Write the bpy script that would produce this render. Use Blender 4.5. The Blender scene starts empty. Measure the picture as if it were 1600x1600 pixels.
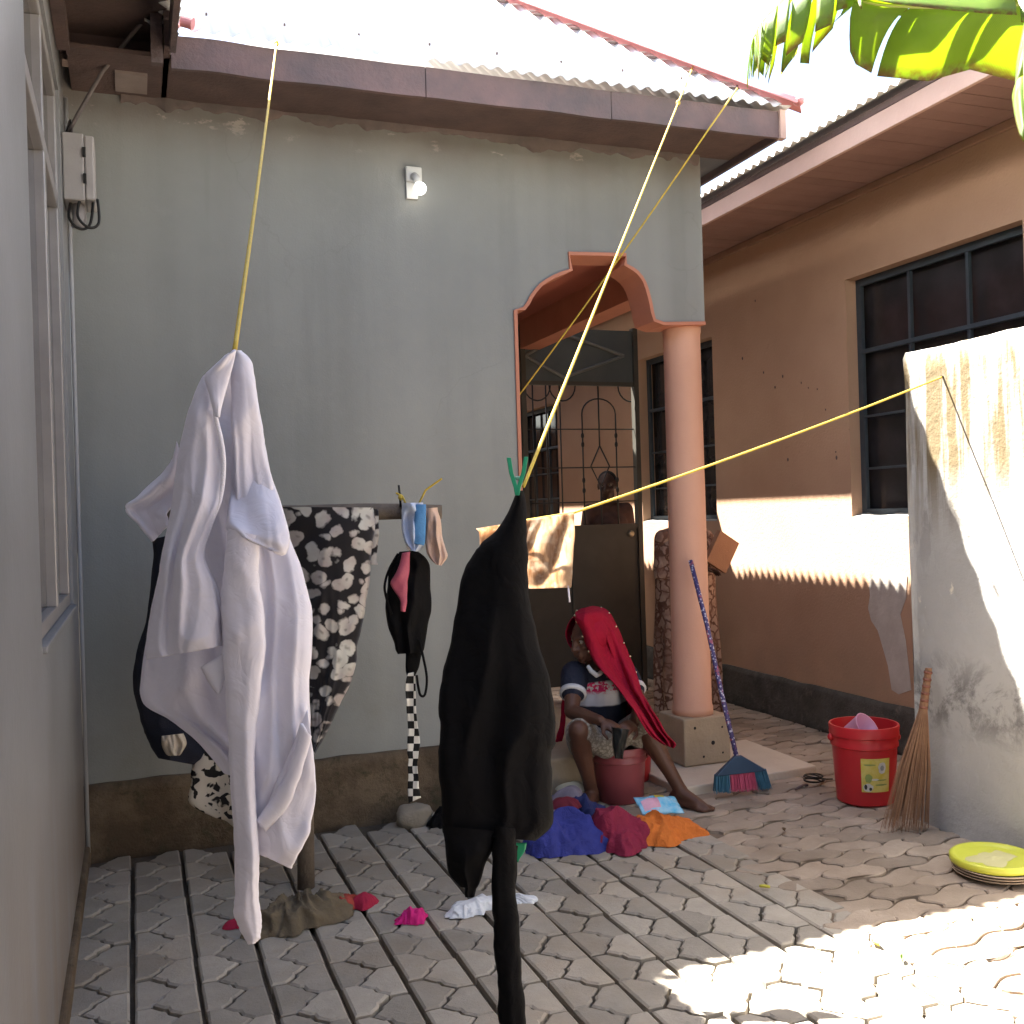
import bpy, bmesh, math, random
from mathutils import Vector, Matrix, noise, Euler
from mathutils.geometry import tessellate_polygon
random.seed(7)
R = math.radians
scn = bpy.context.scene
col = scn.collection

# ------------------------------------------------------------------ camera
EYE = Vector((0, 0, 1.45)); YAW = R(20.3); ROLL = R(1.72); FPX = 1600.0
F_ = Vector((math.sin(YAW), math.cos(YAW), 0)); R0_ = Vector((math.cos(YAW), -math.sin(YAW), 0)); U0_ = Vector((0, 0, 1))
CR = R0_ * math.cos(ROLL) - U0_ * math.sin(ROLL)
CU = U0_ * math.cos(ROLL) + R0_ * math.sin(ROLL)
cam = bpy.data.objects.new('camera', bpy.data.cameras.new('camera')); col.objects.link(cam)
cam.matrix_world = Matrix(((CR.x, CU.x, -F_.x, EYE.x), (CR.y, CU.y, -F_.y, EYE.y), (CR.z, CU.z, -F_.z, EYE.z), (0, 0, 0, 1)))
cam.data.sensor_width = 36; cam.data.lens = 36; cam.data.clip_start = .05; cam.data.clip_end = 500
scn.camera = cam

# ------------------------------------------------------------------ light
SUN = Vector((-.36, .44, 1)).normalized()
w = bpy.data.worlds.new('World'); scn.world = w; w.use_nodes = True
nt = w.node_tree; sky = nt.nodes.new('ShaderNodeTexSky'); sky.sky_type = 'NISHITA'; sky.sun_disc = False
sky.sun_elevation = math.asin(SUN.z); sky.sun_rotation = math.atan2(SUN.x, SUN.y); sky.air_density = 1.0; sky.dust_density = 3.5; sky.ozone_density = 1.0
bg = nt.nodes['Background']; nt.links.new(sky.outputs[0], bg.inputs[0]); bg.inputs[1].default_value = 0.05
sl = bpy.data.lights.new('sun', 'SUN'); sl.energy = 5.0; sl.angle = R(.5); sl.color = (1, .95, .86)
so = bpy.data.objects.new('sun', sl); col.objects.link(so); so.rotation_euler = SUN.to_track_quat('Z', 'Y').to_euler()
scn.view_settings.view_transform = 'Standard'; scn.view_settings.look = 'None'; scn.view_settings.gamma = 1
scn.view_settings.exposure = 3.42
scn.render.engine = 'CYCLES'
scn.cycles.max_bounces = 8; scn.cycles.diffuse_bounces = 5

# ------------------------------------------------------------------ measuring helpers (a sight line cut by a plane of the place)
def ray(x, y): return F_ + (x - 800) / FPX * CR + (800 - y) / FPX * CU
def onz(x, y, z=0.): d = ray(x, y); return EYE + d * ((z - EYE.z) / d.z)
def onx(x, y, X): d = ray(x, y); return EYE + d * (X / d.x)
def ony(x, y, Y): d = ray(x, y); return EYE + d * (Y / d.y)
def at(x, y, Z): return EYE + ray(x, y) * Z
def pix(p):
    d = Vector(p) - EYE; z = d.dot(F_); return 800 + FPX * d.dot(CR) / z, 800 - FPX * d.dot(CU) / z, z
def lerp(a, b, t): return a + (b - a) * t
def sm(a, b, x):
    t = max(0., min(1., (x - a) / (b - a))); return t * t * (3 - 2 * t)

def crr(pts, t):
    n = len(pts) - 1; k = min(n - 1, int(t * n)); f = t * n - k
    p = [pts[max(0, min(n, k + i))] for i in (-1, 0, 1, 2)]
    return [.5 * ((2 * p[1][j]) + (-p[0][j] + p[2][j]) * f + (2 * p[0][j] - 5 * p[1][j] + 4 * p[2][j] - p[3][j]) * f * f + (-p[0][j] + 3 * p[1][j] - 3 * p[2][j] + p[3][j]) * f ** 3) for j in range(len(p[0]))]
def smooth(pts, n=28): return [Vector(crr([tuple(p) for p in pts], k / n)) for k in range(n + 1)]

# ------------------------------------------------------------------ materials
class N:
    def __init__(s, name):
        s.m = bpy.data.materials.new(name); s.m.use_nodes = True; s.t = s.m.node_tree
        s.b = s.t.nodes['Principled BSDF']; s.out = s.t.nodes['Material Output']
    def n(s, ty, **kw):
        o = s.t.nodes.new('ShaderNode' + ty)
        for k, v in kw.items(): setattr(o, k, v)
        return o
    def l(s, a, b): s.t.links.new(a, b)
    def pos(s, kind='world'):
        if kind == 'world': return s.n('NewGeometry').outputs['Position']
        tc = s.n('TexCoord'); return tc.outputs['UV' if kind == 'uv' else 'Object']
    def scaled(s, vec, sc):
        mp = s.n('Mapping'); s.l(vec, mp.inputs['Vector']); mp.inputs['Scale'].default_value = sc if hasattr(sc, '__len__') else (sc,) * 3
        return mp.outputs[0]
    def noise(s, vec, scale, detail=4, rough=.55, dist=0.):
        k = s.n('TexNoise'); s.l(vec, k.inputs['Vector']); k.inputs['Scale'].default_value = scale
        k.inputs['Detail'].default_value = detail; k.inputs['Roughness'].default_value = rough; k.inputs['Distortion'].default_value = dist
        return k.outputs['Fac']
    def ramp(s, fac, a, b, lo=0., hi=1.):
        k = s.n('MapRange'); s.l(fac, k.inputs[0]); k.inputs[1].default_value = a; k.inputs[2].default_value = b
        k.inputs[3].default_value = lo; k.inputs[4].default_value = hi; return k.outputs[0]
    def math(s, op, a, b=None):
        k = s.n('Math', operation=op)
        for i, v in enumerate((a, b)):
            if v is None: continue
            if isinstance(v, (int, float)): k.inputs[i].default_value = v
            else: s.l(v, k.inputs[i])
        return k.outputs[0]
    def mix(s, fac, a, b, mode='MIX'):
        k = s.n('Mix', data_type='RGBA', blend_type=mode)
        if isinstance(fac, (int, float)): k.inputs['Factor'].default_value = fac
        else: s.l(fac, k.inputs['Factor'])
        for nm, v in (('A', a), ('B', b)):
            sk = [i for i in k.inputs if i.name == nm and i.type == 'RGBA'][0]
            if hasattr(v, '__len__'): sk.default_value = (v[0], v[1], v[2], 1)
            else: s.l(v, sk)
        return [o for o in k.outputs if o.type == 'RGBA'][0]
    def bump(s, h, strength, dist=.01):
        k = s.n('Bump'); s.l(h, k.inputs['Height']); k.inputs['Strength'].default_value = strength; k.inputs['Distance'].default_value = dist
        s.l(k.outputs[0], s.b.inputs['Normal'])
    def fin(s, colr, rough=.8, spec=.4, metal=0., sheen=0.):
        if hasattr(colr, '__len__'): s.b.inputs['Base Color'].default_value = (colr[0], colr[1], colr[2], 1)
        else: s.l(colr, s.b.inputs['Base Color'])
        s.b.inputs['Roughness'].default_value = rough; s.b.inputs['Specular IOR Level'].default_value = spec
        s.b.inputs['Metallic'].default_value = metal; s.b.inputs['Sheen Weight'].default_value = sheen
        return s.m
    def sep(s, vec):
        k = s.n('SeparateXYZ'); s.l(vec, k.inputs[0]); return k.outputs
    def translucent(s, colr, f):
        t = s.n('BsdfTranslucent'); mx = s.n('MixShader'); mx.inputs[0].default_value = f
        if hasattr(colr, '__len__'): t.inputs[0].default_value = (colr[0], colr[1], colr[2], 1)
        else: s.l(colr, t.inputs[0])
        s.l(s.b.outputs[0], mx.inputs[1]); s.l(t.outputs[0], mx.inputs[2]); s.l(mx.outputs[0], s.out.inputs[0])

MATS = {}
def plain(name, c, c2=None, scale=6., rough=.75, bump=.15, bs=90., spec=.35, metal=0., rand=0., coord='obj', sheen=0., trans=0., wrinkle=0., wsc=11.):
    """painted / cloth / wood surfaces: two tones broken up by noise, fine relief, optional difference from piece to piece"""
    if name in MATS: return MATS[name]
    k = N(name); p = k.pos(coord)
    c2 = c2 or tuple(v * .72 for v in c)
    f = k.ramp(k.noise(p, scale, 6, .6), .3, .72)
    cc = k.mix(f, c, c2)
    if rand:
        oi = k.n('ObjectInfo'); hv = k.n('HueSaturation'); k.l(cc, hv.inputs['Color'])
        k.l(k.ramp(oi.outputs['Random'], 0, 1, 1 - rand, 1 + rand), hv.inputs['Value']); cc = hv.outputs[0]
    if wrinkle:
        h1 = k.math('ABSOLUTE', k.math('SUBTRACT', k.noise(k.scaled(p, (1, 1, .6)), wsc, 3, .5, .8), .5)); h2 = k.math('ABSOLUTE', k.math('SUBTRACT', k.noise(p, wsc * 2.7, 3, .5, 1.2), .5))
        hh = k.math('ADD', h1, k.math('MULTIPLY', h2, .4)); hh = k.math('ADD', k.math('POWER', k.math('MAXIMUM', hh, .0001), .6), k.math('MULTIPLY', k.noise(p, 420, 2), .012)); k.bump(hh, wrinkle, .03)
    elif bump: k.bump(k.noise(p, bs, 5, .6), bump, .01)
    k.fin(cc, rough, spec, metal, sheen)
    if trans: k.translucent(cc, trans)
    MATS[name] = k.m; return k.m

def mat_grey_wall():
    k = N('grey_render'); p = k.pos(); x, y, z = k.sep(p)
    base = k.mix(k.ramp(k.noise(p, 1.3, 5, .6), .3, .7), (.285, .292, .275), (.235, .242, .23))
    streak = k.noise(k.scaled(p, (9, 9, .7)), 1.0, 5, .6)
    base = k.mix(k.ramp(streak, .55, .75, 0, .35), base, (.20, .205, .195))
    base = k.mix(k.ramp(k.noise(p, 5, 8, .7), .62, .75, 0, .25), base, (.33, .335, .315))
    # dirt splashed up from the yard and old patches of lime close to the eave
    low = k.math('MULTIPLY', k.ramp(z, .95, .3), k.ramp(k.noise(p, 3, 6, .65), .42, .65))
    base = k.mix(k.math('MULTIPLY', low, .55), base, (.21, .20, .165))
    top = k.math('MULTIPLY', k.ramp(z, 3.2, 3.3), k.ramp(k.noise(k.scaled(p, (1, 1, 2.2)), 4.5, 6, .7), .60, .64))
    base = k.mix(top, base, (.55, .5, .46))
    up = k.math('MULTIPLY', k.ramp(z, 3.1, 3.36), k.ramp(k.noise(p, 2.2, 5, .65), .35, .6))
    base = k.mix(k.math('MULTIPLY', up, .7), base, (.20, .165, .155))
    band = k.noise(k.scaled(p, (2.6, 2.6, .16)), 1., 3, .5)
    base = k.mix(k.ramp(band, .5, .72, 0, .45), base, (.35, .355, .335)); base = k.mix(k.ramp(band, .48, .3, 0, .35), base, (.18, .177, .165))
    vr = k.n('TexVoronoi', feature='DISTANCE_TO_EDGE'); nw = k.n('TexNoise'); k.l(p, nw.inputs['Vector']); nw.inputs['Scale'].default_value = 3; nw.inputs['Detail'].default_value = 6
    wv = k.n('VectorMath', operation='MULTIPLY_ADD'); k.l(nw.outputs['Color'], wv.inputs[0]); wv.inputs[1].default_value = (.5, .5, .5); k.l(p, wv.inputs[2]); k.l(wv.outputs[0], vr.inputs['Vector']); vr.inputs['Scale'].default_value = .9
    crk = k.math('MULTIPLY', k.ramp(vr.outputs['Distance'], .006, .0), k.ramp(k.noise(p, 1.1, 2), .5, .56))
    base = k.mix(k.math('MULTIPLY', crk, .14), base, (.12, .12, .11))
    hgt = k.math('ADD', k.noise(p, 6, 6, .6), k.math('MULTIPLY', k.noise(p, 130, 4, .6), .25))
    k.bump(hgt, .35, .012); return k.fin(base, .72, .3)
def mat_plinth(name, a, b, c):
    k = N(name); p = k.pos()
    base = k.mix(k.ramp(k.noise(p, 3.2, 7, .65), .42, .58), a, b)
    base = k.mix(k.ramp(k.noise(p, 9, 8, .75, .6), .54, .66, 0, .85), base, c)
    k.bump(k.noise(p, 22, 8, .7), .8, .02); return k.fin(base, .9, .2)
def mat_left_wall():
    k = N('silver_grey_gloss_paint'); p = k.pos(); x, y, z = k.sep(p)
    base = k.mix(k.ramp(k.noise(p, 1.1, 5, .6), .35, .65), (.27, .275, .285), (.21, .212, .215))
    st = k.noise(k.scaled(p, (8, 8, .8)), 1., 5, .65)
    low = k.math('MULTIPLY', k.ramp(z, 1.0, .1), k.ramp(st, .25, .6))
    base = k.mix(k.math('MULTIPLY', low, .8), base, (.22, .16, .105))
    k.bump(k.noise(p, 30, 6, .6), .2, .01); return k.fin(base, .38, .5)
def mat_orange():
    k = N('ochre_render'); p = k.pos(); x, y, z = k.sep(p)
    base = k.mix(k.ramp(k.noise(p, 1.6, 6, .6), .3, .7), (.52, .33, .22), (.45, .275, .18))
    base = k.mix(k.ramp(k.noise(p, 14, 7, .7), .66, .72, 0, .45), base, (.27, .15, .09))
    low = k.math('MULTIPLY', k.ramp(z, .8, .2), k.ramp(k.noise(p, 2.6, 6, .6), .4, .65))
    base = k.mix(k.math('MULTIPLY', low, .5), base, (.33, .24, .17))
    k.bump(k.noise(p, 60, 6, .6), .35, .01); return k.fin(base, .85, .25)
def mat_low_wall():
    k = N('weathered_lime_wall'); p = k.pos(); x, y, z = k.sep(p)
    base = k.mix(k.ramp(k.noise(p, 2.2, 6, .6), .3, .7), (.46, .455, .44), (.37, .365, .35))
    streak = k.ramp(k.noise(k.scaled(p, (10, 10, .75)), 1., 5, .6), .42, .55)
    hi = k.math('MULTIPLY', streak, k.ramp(z, 1.25, 1.6))
    cut = k.math('MULTIPLY', hi, k.ramp(k.math('ADD', z, k.math('MULTIPLY', k.noise(k.scaled(p, (14, 14, 1)), 1., 3), .7)), 2.52, 2.36))
    base = k.mix(k.math('MULTIPLY', cut, .93), base, (.14, .10, .045))
    mid = k.math('MULTIPLY', k.ramp(k.noise(k.scaled(p, (1, 1, .55)), 8, 7, .7), .60, .64), k.math('MULTIPLY', k.ramp(z, .75, .95), k.ramp(z, 1.35, 1.15)))
    base = k.mix(mid, base, (.66, .62, .53))
    mould = k.math('MULTIPLY', k.ramp(k.noise(p, 6, 8, .75, .5), .46, .58), k.math('MULTIPLY', k.ramp(z, .4, .52), k.ramp(z, .82, .64)))
    base = k.mix(k.math('MULTIPLY', mould, .8), base, (.15, .145, .14))
    old = k.math('MULTIPLY', k.ramp(k.noise(k.scaled(p, (4, 4, 1)), 3, 7, .7), .55, .62), k.math('MULTIPLY', k.ramp(y, 3.35, 3.6), k.ramp(z, 1.0, 1.4)))
    base = k.mix(k.math('MULTIPLY', old, .55), base, (.2, .19, .18))
    k.bump(k.noise(p, 20, 8, .65), .5, .015); return k.fin(base, .88, .2)
def mat_paver(name, a, b, stain):
    k = N(name); p = k.pos(); oi = k.n('ObjectInfo')
    base = k.mix(k.ramp(k.noise(p, 7, 6, .65), .3, .7), a, b)
    base = k.mix(k.ramp(k.noise(p, 1.3, 6, .65), .48, .68, 0, .75), base, stain)
    base = k.mix(k.ramp(k.noise(p, 55, 6, .7), .6, .75, 0, .4), base, tuple(v * .45 for v in a))
    hv = k.n('HueSaturation'); k.l(base, hv.inputs['Color']); k.l(k.ramp(oi.outputs['Random'], 0, 1, .78, 1.18), hv.inputs['Value'])
    k.bump(k.math('ADD', k.noise(p, 60, 7, .7), k.math('MULTIPLY', k.noise(p, 260, 3, .6), .4)), .65, .006); return k.fin(hv.outputs[0], .9, .25)
def mat_soil():
    k = N('dark_joint_soil'); p = k.pos()
    base = k.mix(k.ramp(k.noise(p, 6, 7, .7), .35, .65), (.10, .083, .066), (.17, .14, .105))
    k.bump(k.noise(p, 80, 7, .7), .8, .02); return k.fin(base, .95, .15)
def mat_zinc():
    k = N('galvanised_roof_sheet'); p = k.pos()
    base = k.mix(k.ramp(k.noise(p, 3, 5, .6), .35, .65), (.80, .80, .79), (.72, .72, .71))
    return k.fin(base, .6, .4, .0)
def mat_floral(name, ground, petal, petal2, sc, thr, coord='uv'):
    k = N(name); p = k.pos(coord)
    nz = k.n('TexNoise'); k.l(p, nz.inputs['Vector']); nz.inputs['Scale'].default_value = sc * 2.2; nz.inputs['Detail'].default_value = 3
    warp = k.n('VectorMath', operation='MULTIPLY_ADD'); k.l(nz.outputs['Color'], warp.inputs[0]); warp.inputs[1].default_value = (.035 * 10 / sc,) * 3; k.l(p, warp.inputs[2])
    v = k.n('TexVoronoi'); k.l(warp.outputs[0], v.inputs['Vector']); v.inputs['Scale'].default_value = sc; v.inputs['Randomness'].default_value = .9
    f1 = k.ramp(v.outputs['Distance'], thr, thr - .06)
    v2 = k.n('TexVoronoi'); k.l(warp.outputs[0], v2.inputs['Vector']); v2.inputs['Scale'].default_value = sc * 3.1
    edge = k.ramp(v2.outputs['Distance'], .56, .46)
    f = k.math('MULTIPLY', f1, edge)
    c = k.mix(k.ramp(k.noise(p, sc * 1.3, 4), .4, .6), petal, petal2)
    c = k.mix(k.ramp(v2.outputs['Distance'], .06, .2), k.mix(.5, c, ground), c)
    base = k.mix(f, ground, c)
    k.bump(k.noise(p, 400, 3), .1, .002); return k.fin(base, .8, .2, 0, .2)
def mat_leopard():
    k = N('leopard_print_cloth'); p = k.pos('uv')
    f = k.ramp(k.noise(p, 26, 2, .4, .4), .52, .55)
    return k.fin(k.mix(f, (.62, .56, .47), (.02, .018, .018)), .85, .2)
def mat_check():
    k = N('black_white_check_cloth'); p = k.pos('uv'); c = k.n('TexChecker'); k.l(p, c.inputs['Vector']); c.inputs['Scale'].default_value = 34
    c.inputs['Color1'].default_value = (.7, .68, .62, 1); c.inputs['Color2'].default_value = (.015, .015, .015, 1)
    return k.fin(c.outputs[0], .85, .2)
def mat_towel():
    k = N('pale_brown_towel'); p = k.pos('uv')
    f = k.ramp(k.noise(k.scaled(p, (16, 3, 1)), 1.6, 5, .6), .44, .58)
    c = k.mix(f, (.74, .60, .46), (.44, .29, .19)); c = k.mix(k.ramp(k.noise(p, 24, 4), .5, .6, 0, .6), c, (.80, .72, .62))
    k.bump(k.noise(p, 500, 3), .5, .004); k.fin(c, .95, .1, 0, .3); k.translucent(c, .8); return k.m
def mat_handle():
    k = N('purple_white_wrapped_handle'); p = k.pos()
    v = k.n('TexVoronoi'); k.l(p, v.inputs['Vector']); v.inputs['Scale'].default_value = 62
    c = k.mix(k.ramp(v.outputs['Distance'], .28, .36), (.55, .56, .66), (.07, .055, .17))
    c = k.mix(k.ramp(k.noise(p, 30, 3), .58, .62), c, (.33, .09, .16)); return k.fin(c, .45, .4)
def mat_tshirt():
    k = N('navy_white_pink_shirt_print'); p = k.pos(); x, y, z = k.sep(p)
    wz = k.math('ADD', z, k.math('MULTIPLY', k.noise(p, 6, 2), .03))
    lowm = k.math('MULTIPLY', k.ramp(wz, .60, .59), k.ramp(wz, .468, .476))
    v = k.n('TexVoronoi'); k.l(p, v.inputs['Vector']); v.inputs['Scale'].default_value = 10
    fl = k.math('MULTIPLY', k.ramp(v.outputs['Distance'], .62, .56), k.ramp(k.noise(p, 55, 3), .45, .5))
    fl = k.math('MULTIPLY', fl, k.ramp(wz, .53, .55))
    c = k.mix(fl, (.62, .62, .68), (.62, .03, .14))
    c = k.mix(lowm, (.016, .02, .038), c); k.bump(k.noise(p, 220, 3), .2, .004); return k.fin(c, .85, .2, 0, .1)
def mat_leaf():
    k = N('banana_leaf'); p = k.pos('uv'); wv = k.n('TexWave'); k.l(p, wv.inputs['Vector']); wv.inputs['Scale'].default_value = 26; wv.inputs['Distortion'].default_value = .8
    ux, uy, uz = k.sep(p)
    c = k.mix(k.ramp(k.noise(p, 3, 5), .3, .7), (.13, .24, .04), (.21, .30, .06)); c = k.mix(k.math('MULTIPLY', wv.outputs['Fac'], .35), c, (.08, .16, .03))
    edge = k.math('MULTIPLY', k.ramp(uy, .86, 1.0), k.ramp(k.noise(p, 9, 4), .4, .55)); c = k.mix(edge, c, (.22, .13, .05))
    t = k.mix(k.math('MULTIPLY', wv.outputs['Fac'], .5), (.50, .60, .07), (.36, .48, .05)); t = k.mix(edge, t, (.3, .18, .05))
    k.bump(wv.outputs['Fac'], .3, .004); k.fin(c, .4, .45); k.translucent(t, .6); return k.m
def mat_batik():
    k = N('brown_patterned_wrap'); p = k.pos()
    nz = k.n('TexNoise'); k.l(p, nz.inputs['Vector']); nz.inputs['Scale'].default_value = 20; nz.inputs['Detail'].default_value = 2
    wr = k.n('VectorMath', operation='MULTIPLY_ADD'); k.l(nz.outputs['Color'], wr.inputs[0]); wr.inputs[1].default_value = (.06, .06, .06); k.l(p, wr.inputs[2])
    vo = k.n('TexVoronoi', feature='DISTANCE_TO_EDGE'); k.l(wr.outputs[0], vo.inputs['Vector']); vo.inputs['Scale'].default_value = 15
    c = k.mix(k.ramp(vo.outputs['Distance'], .05, .14), (.13, .065, .045), (.40, .28, .22)); c = k.mix(k.ramp(k.noise(p, 9, 3), .45, .6, 0, .7), c, (.20, .11, .08)); return k.fin(c, .85, .2)
def mat_glass(name, c, rough=.12):
    k = N(name); p = k.pos(); k.bump(k.noise(p, 2.5, 3), .05, .01); k.fin(k.mix(k.ramp(k.noise(p, 4, 5), .4, .7), c, tuple(v * 1.6 for v in c)), rough, .5); return k.m

GREY = mat_grey_wall(); LEFTW = mat_left_wall(); ORANGE = mat_orange(); LOWW = mat_low_wall(); ZINC = mat_zinc(); SOIL = mat_soil()
PLINTH_G = mat_plinth('mossy_plinth_render', (.175, .13, .085), (.095, .068, .045), (.055, .052, .03))
PLINTH_O = mat_plinth('dark_grey_plinth_render', (.115, .105, .092), (.085, .078, .068), (.16, .14, .12))
PAV_A = mat_paver('grey_paver_concrete', (.385, .345, .29), (.30, .27, .225), (.32, .255, .185))
PAV_B = mat_paver('tan_paver_concrete', (.40, .325, .255), (.30, .24, .185), (.25, .19, .14))
SALMON = plain('salmon_paint', (.56, .235, .15), (.47, .19, .12), 3, .7, .15, coord='world')
COLUMN = plain('pale_salmon_paint', (.68, .40, .29), (.62, .35, .25), 2.5, .65, .12, coord='world')
CEIL = plain('red_brown_ceiling_paint', (.42, .13, .09), (.36, .11, .075), 3, .7, .1, coord='world')
TIMBER = plain('old_brown_timber', (.15, .10, .09), (.09, .065, .062), 5, .85, .5, 50, coord='world')
TIMBER2 = plain('weathered_fascia_timber', (.20, .13, .125), (.10, .085, .09), 3.5, .85, .5, 40, coord='world')
PINKP = plain('faded_pink_metal_paint', (.58, .24, .24), (.50, .20, .20), 4, .5, .1, coord='world')
BOARD = plain('brown_soffit_board_paint', (.33, .20, .17), (.27, .16, .135), 4, .7, .25, 60, rand=.07, coord='world')
FASCIA = plain('pale_pink_fascia_paint', (.60, .42, .35), (.52, .35, .29), 3, .6, .2, 50, coord='world')
ALU = plain('window_aluminium', (.36, .34, .33), (.28, .265, .26), 6, .35, .05, metal=.3)
DKMETAL = plain('dark_green_gate_paint', (.07, .066, .055), (.05, .048, .04), 4, .5, .1, coord='world')
DKGREY = plain('dark_blue_grey_metal', (.085, .10, .10), (.06, .072, .075), 4, .5, .1, coord='world')
BARM = plain('blue_grey_window_bar_paint', (.055, .07, .085), (.04, .05, .06), 8, .5, .1)
GRILLE = plain('black_iron', (.02, .018, .016), None, 8, .5, .1)
GLASS_D = mat_glass('dark_window_glass', (.028, .025, .026)); GLASS_L = mat_glass('reflective_window_glass', (.05, .048, .05), .06)
ROPE = plain('yellow_nylon_rope', (.66, .47, .05), (.50, .36, .06), 60, .6, .4, 300)
PLAST_G = plain('green_plastic', (.03, .34, .18), (.02, .27, .14), 10, .35, 0)
WHITEC = plain('white_cotton', (.80, .79, .86), (.73, .72, .80), 5, .9, .12, 300, .15, sheen=.2, trans=.2, wrinkle=.22, wsc=6.5)
BLACKC = plain('black_crepe', (.0065, .0065, .007), (.009, .0085, .009), 5, .95, .2, 200, .08, wrinkle=.3, wsc=6)
SKIN = plain('dark_brown_skin', (.105, .045, .026), (.075, .032, .02), 9, .5, .15, 160, .4)
SKIN2 = plain('deep_brown_skin', (.06, .028, .018), (.045, .02, .013), 9, .55, .1, 160, .35)
HAIR = plain('black_hair', (.008, .007, .007), None, 40, .8, .5, 200)
PWHITE = plain('white_plastic', (.72, .72, .69), (.66, .66, .63), 5, .4, 0)
CONC = plain('pale_tan_concrete', (.42, .34, .235), (.34, .27, .185), 5, .9, .5, 40, coord='world')
SLAB = plain('pale_cream_slab', (.58, .51, .41), (.50, .43, .34), 4, .8, .3, 60, coord='world')

# ------------------------------------------------------------------ mesh builder
class MB:
    def __init__(s): s.v = []; s.f = []; s.uv = None
    def box(s, a, b):
        x0, y0, z0 = a; x1, y1, z1 = b; n = len(s.v)
        s.v += [(x0, y0, z0), (x1, y0, z0), (x1, y1, z0), (x0, y1, z0), (x0, y0, z1), (x1, y0, z1), (x1, y1, z1), (x0, y1, z1)]
        s.f += [tuple(n + i for i in q) for q in ((0, 3, 2, 1), (4, 5, 6, 7), (0, 1, 5, 4), (1, 2, 6, 5), (2, 3, 7, 6), (3, 0, 4, 7))]; return s
    def hexa(s, p):   # 4 bottom + 4 top points
        n = len(s.v); s.v += [tuple(q) for q in p]
        s.f += [tuple(n + i for i in q) for q in ((0, 3, 2, 1), (4, 5, 6, 7), (0, 1, 5, 4), (1, 2, 6, 5), (2, 3, 7, 6), (3, 0, 4, 7))]; return s
    def tube(s, pts, rad, seg=10, cap=True):
        pts = [Vector(p) for p in pts]; n0 = len(s.v); m = len(pts)
        up = None
        for i, p in enumerate(pts):
            d = (pts[min(i + 1, m - 1)] - pts[max(i - 1, 0)]).normalized()
            if up is None: up = d.orthogonal().normalized()
            up = (up - d * up.dot(d)).normalized(); sd = d.cross(up)
            r = rad[i] if hasattr(rad, '__len__') else rad
            for k in range(seg):
                a = 2 * math.pi * k / seg; s.v.append(tuple(p + (up * math.cos(a) + sd * math.sin(a)) * r))
        for i in range(m - 1):
            for k in range(seg):
                a = n0 + i * seg + k; b = n0 + i * seg + (k + 1) % seg; s.f.append((a, b, b + seg, a + seg))
        if cap: s.f.append(tuple(n0 + k for k in reversed(range(seg)))); s.f.append(tuple(n0 + (m - 1) * seg + k for k in range(seg)))
        return s
    def lathe(s, prof, c=(0, 0, 0), seg=32, ax=None):
        n0 = len(s.v); c = Vector(c); q = ax if ax is not None else Matrix.Identity(3)
        for r, z in prof:
            for k in range(seg):
                a = 2 * math.pi * k / seg; s.v.append(tuple(c + q @ Vector((r * math.cos(a), r * math.sin(a), z))))
        for i in range(len(prof) - 1):
            for k in range(seg):
                a = n0 + i * seg + k; b = n0 + i * seg + (k + 1) % seg; s.f.append((a, b, b + seg, a + seg))
        s.f.append(tuple(n0 + k for k in reversed(range(seg)))); s.f.append(tuple(n0 + (len(prof) - 1) * seg + k for k in range(seg)))
        return s
    def grid(s, fn, nu, nv, closed=False, uvfn=None):
        n0 = len(s.v); w_ = nu if closed else nu + 1
        for j in range(nv + 1):
            for i in range(w_): s.v.append(tuple(fn(i / nu, j / nv)))
        if uvfn and s.uv is None: s.uv = {}
        for j in range(nv):
            for i in range(nu):
                a = n0 + j * w_ + i; b = n0 + j * w_ + (i + 1) % w_
                s.f.append((a, b, b + w_, a + w_))
                if uvfn: s.uv[len(s.f) - 1] = [uvfn(i / nu, j / nv), uvfn((i + 1) / nu, j / nv), uvfn((i + 1) / nu, (j + 1) / nv), uvfn(i / nu, (j + 1) / nv)]
        return s
    def sphere(s, c, r, q=None, seg=16, rings=10):
        c = Vector(c); r = r if hasattr(r, '__len__') else (r, r, r); q = q or Matrix.Identity(3)
        n0 = len(s.v)
        for j in range(1, rings):
            t = math.pi * j / rings
            for k in range(seg):
                a = 2 * math.pi * k / seg
                s.v.append(tuple(c + q @ Vector((r[0] * math.sin(t) * math.cos(a), r[1] * math.sin(t) * math.sin(a), r[2] * math.cos(t)))))
        for j in range(rings - 2):
            for k in range(seg):
                a = n0 + j * seg + k; b = n0 + j * seg + (k + 1) % seg; s.f.append((a, a + seg, b + seg, b))
        t = len(s.v); s.v += [tuple(c + q @ Vector((0, 0, r[2]))), tuple(c - q @ Vector((0, 0, r[2])))]
        for k in range(seg):
            s.f.append((t, n0 + k, n0 + (k + 1) % seg)); b = n0 + (rings - 2) * seg; s.f.append((t + 1, b + (k + 1) % seg, b + k))
        return s
    def caps(s, p0, r0, p1, r1, seg=14):   # tapered capsule
        p0 = Vector(p0); p1 = Vector(p1); d = (p1 - p0).normalized()
        P = []; Q = []
        for a in (-90, -60, -30, 0): P.append(p0 + d * r0 * math.sin(R(a))); Q.append(max(.0008, r0 * math.cos(R(a))))
        for a in (0, 30, 60, 90): P.append(p1 + d * r1 * math.sin(R(a))); Q.append(max(.0008, r1 * math.cos(R(a))))
        return s.tube(P, Q, seg)
    def chain(s, pts):
        for (p, r), (q, t) in zip(pts, pts[1:]): s.caps(p, r, q, t)
        return s
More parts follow.
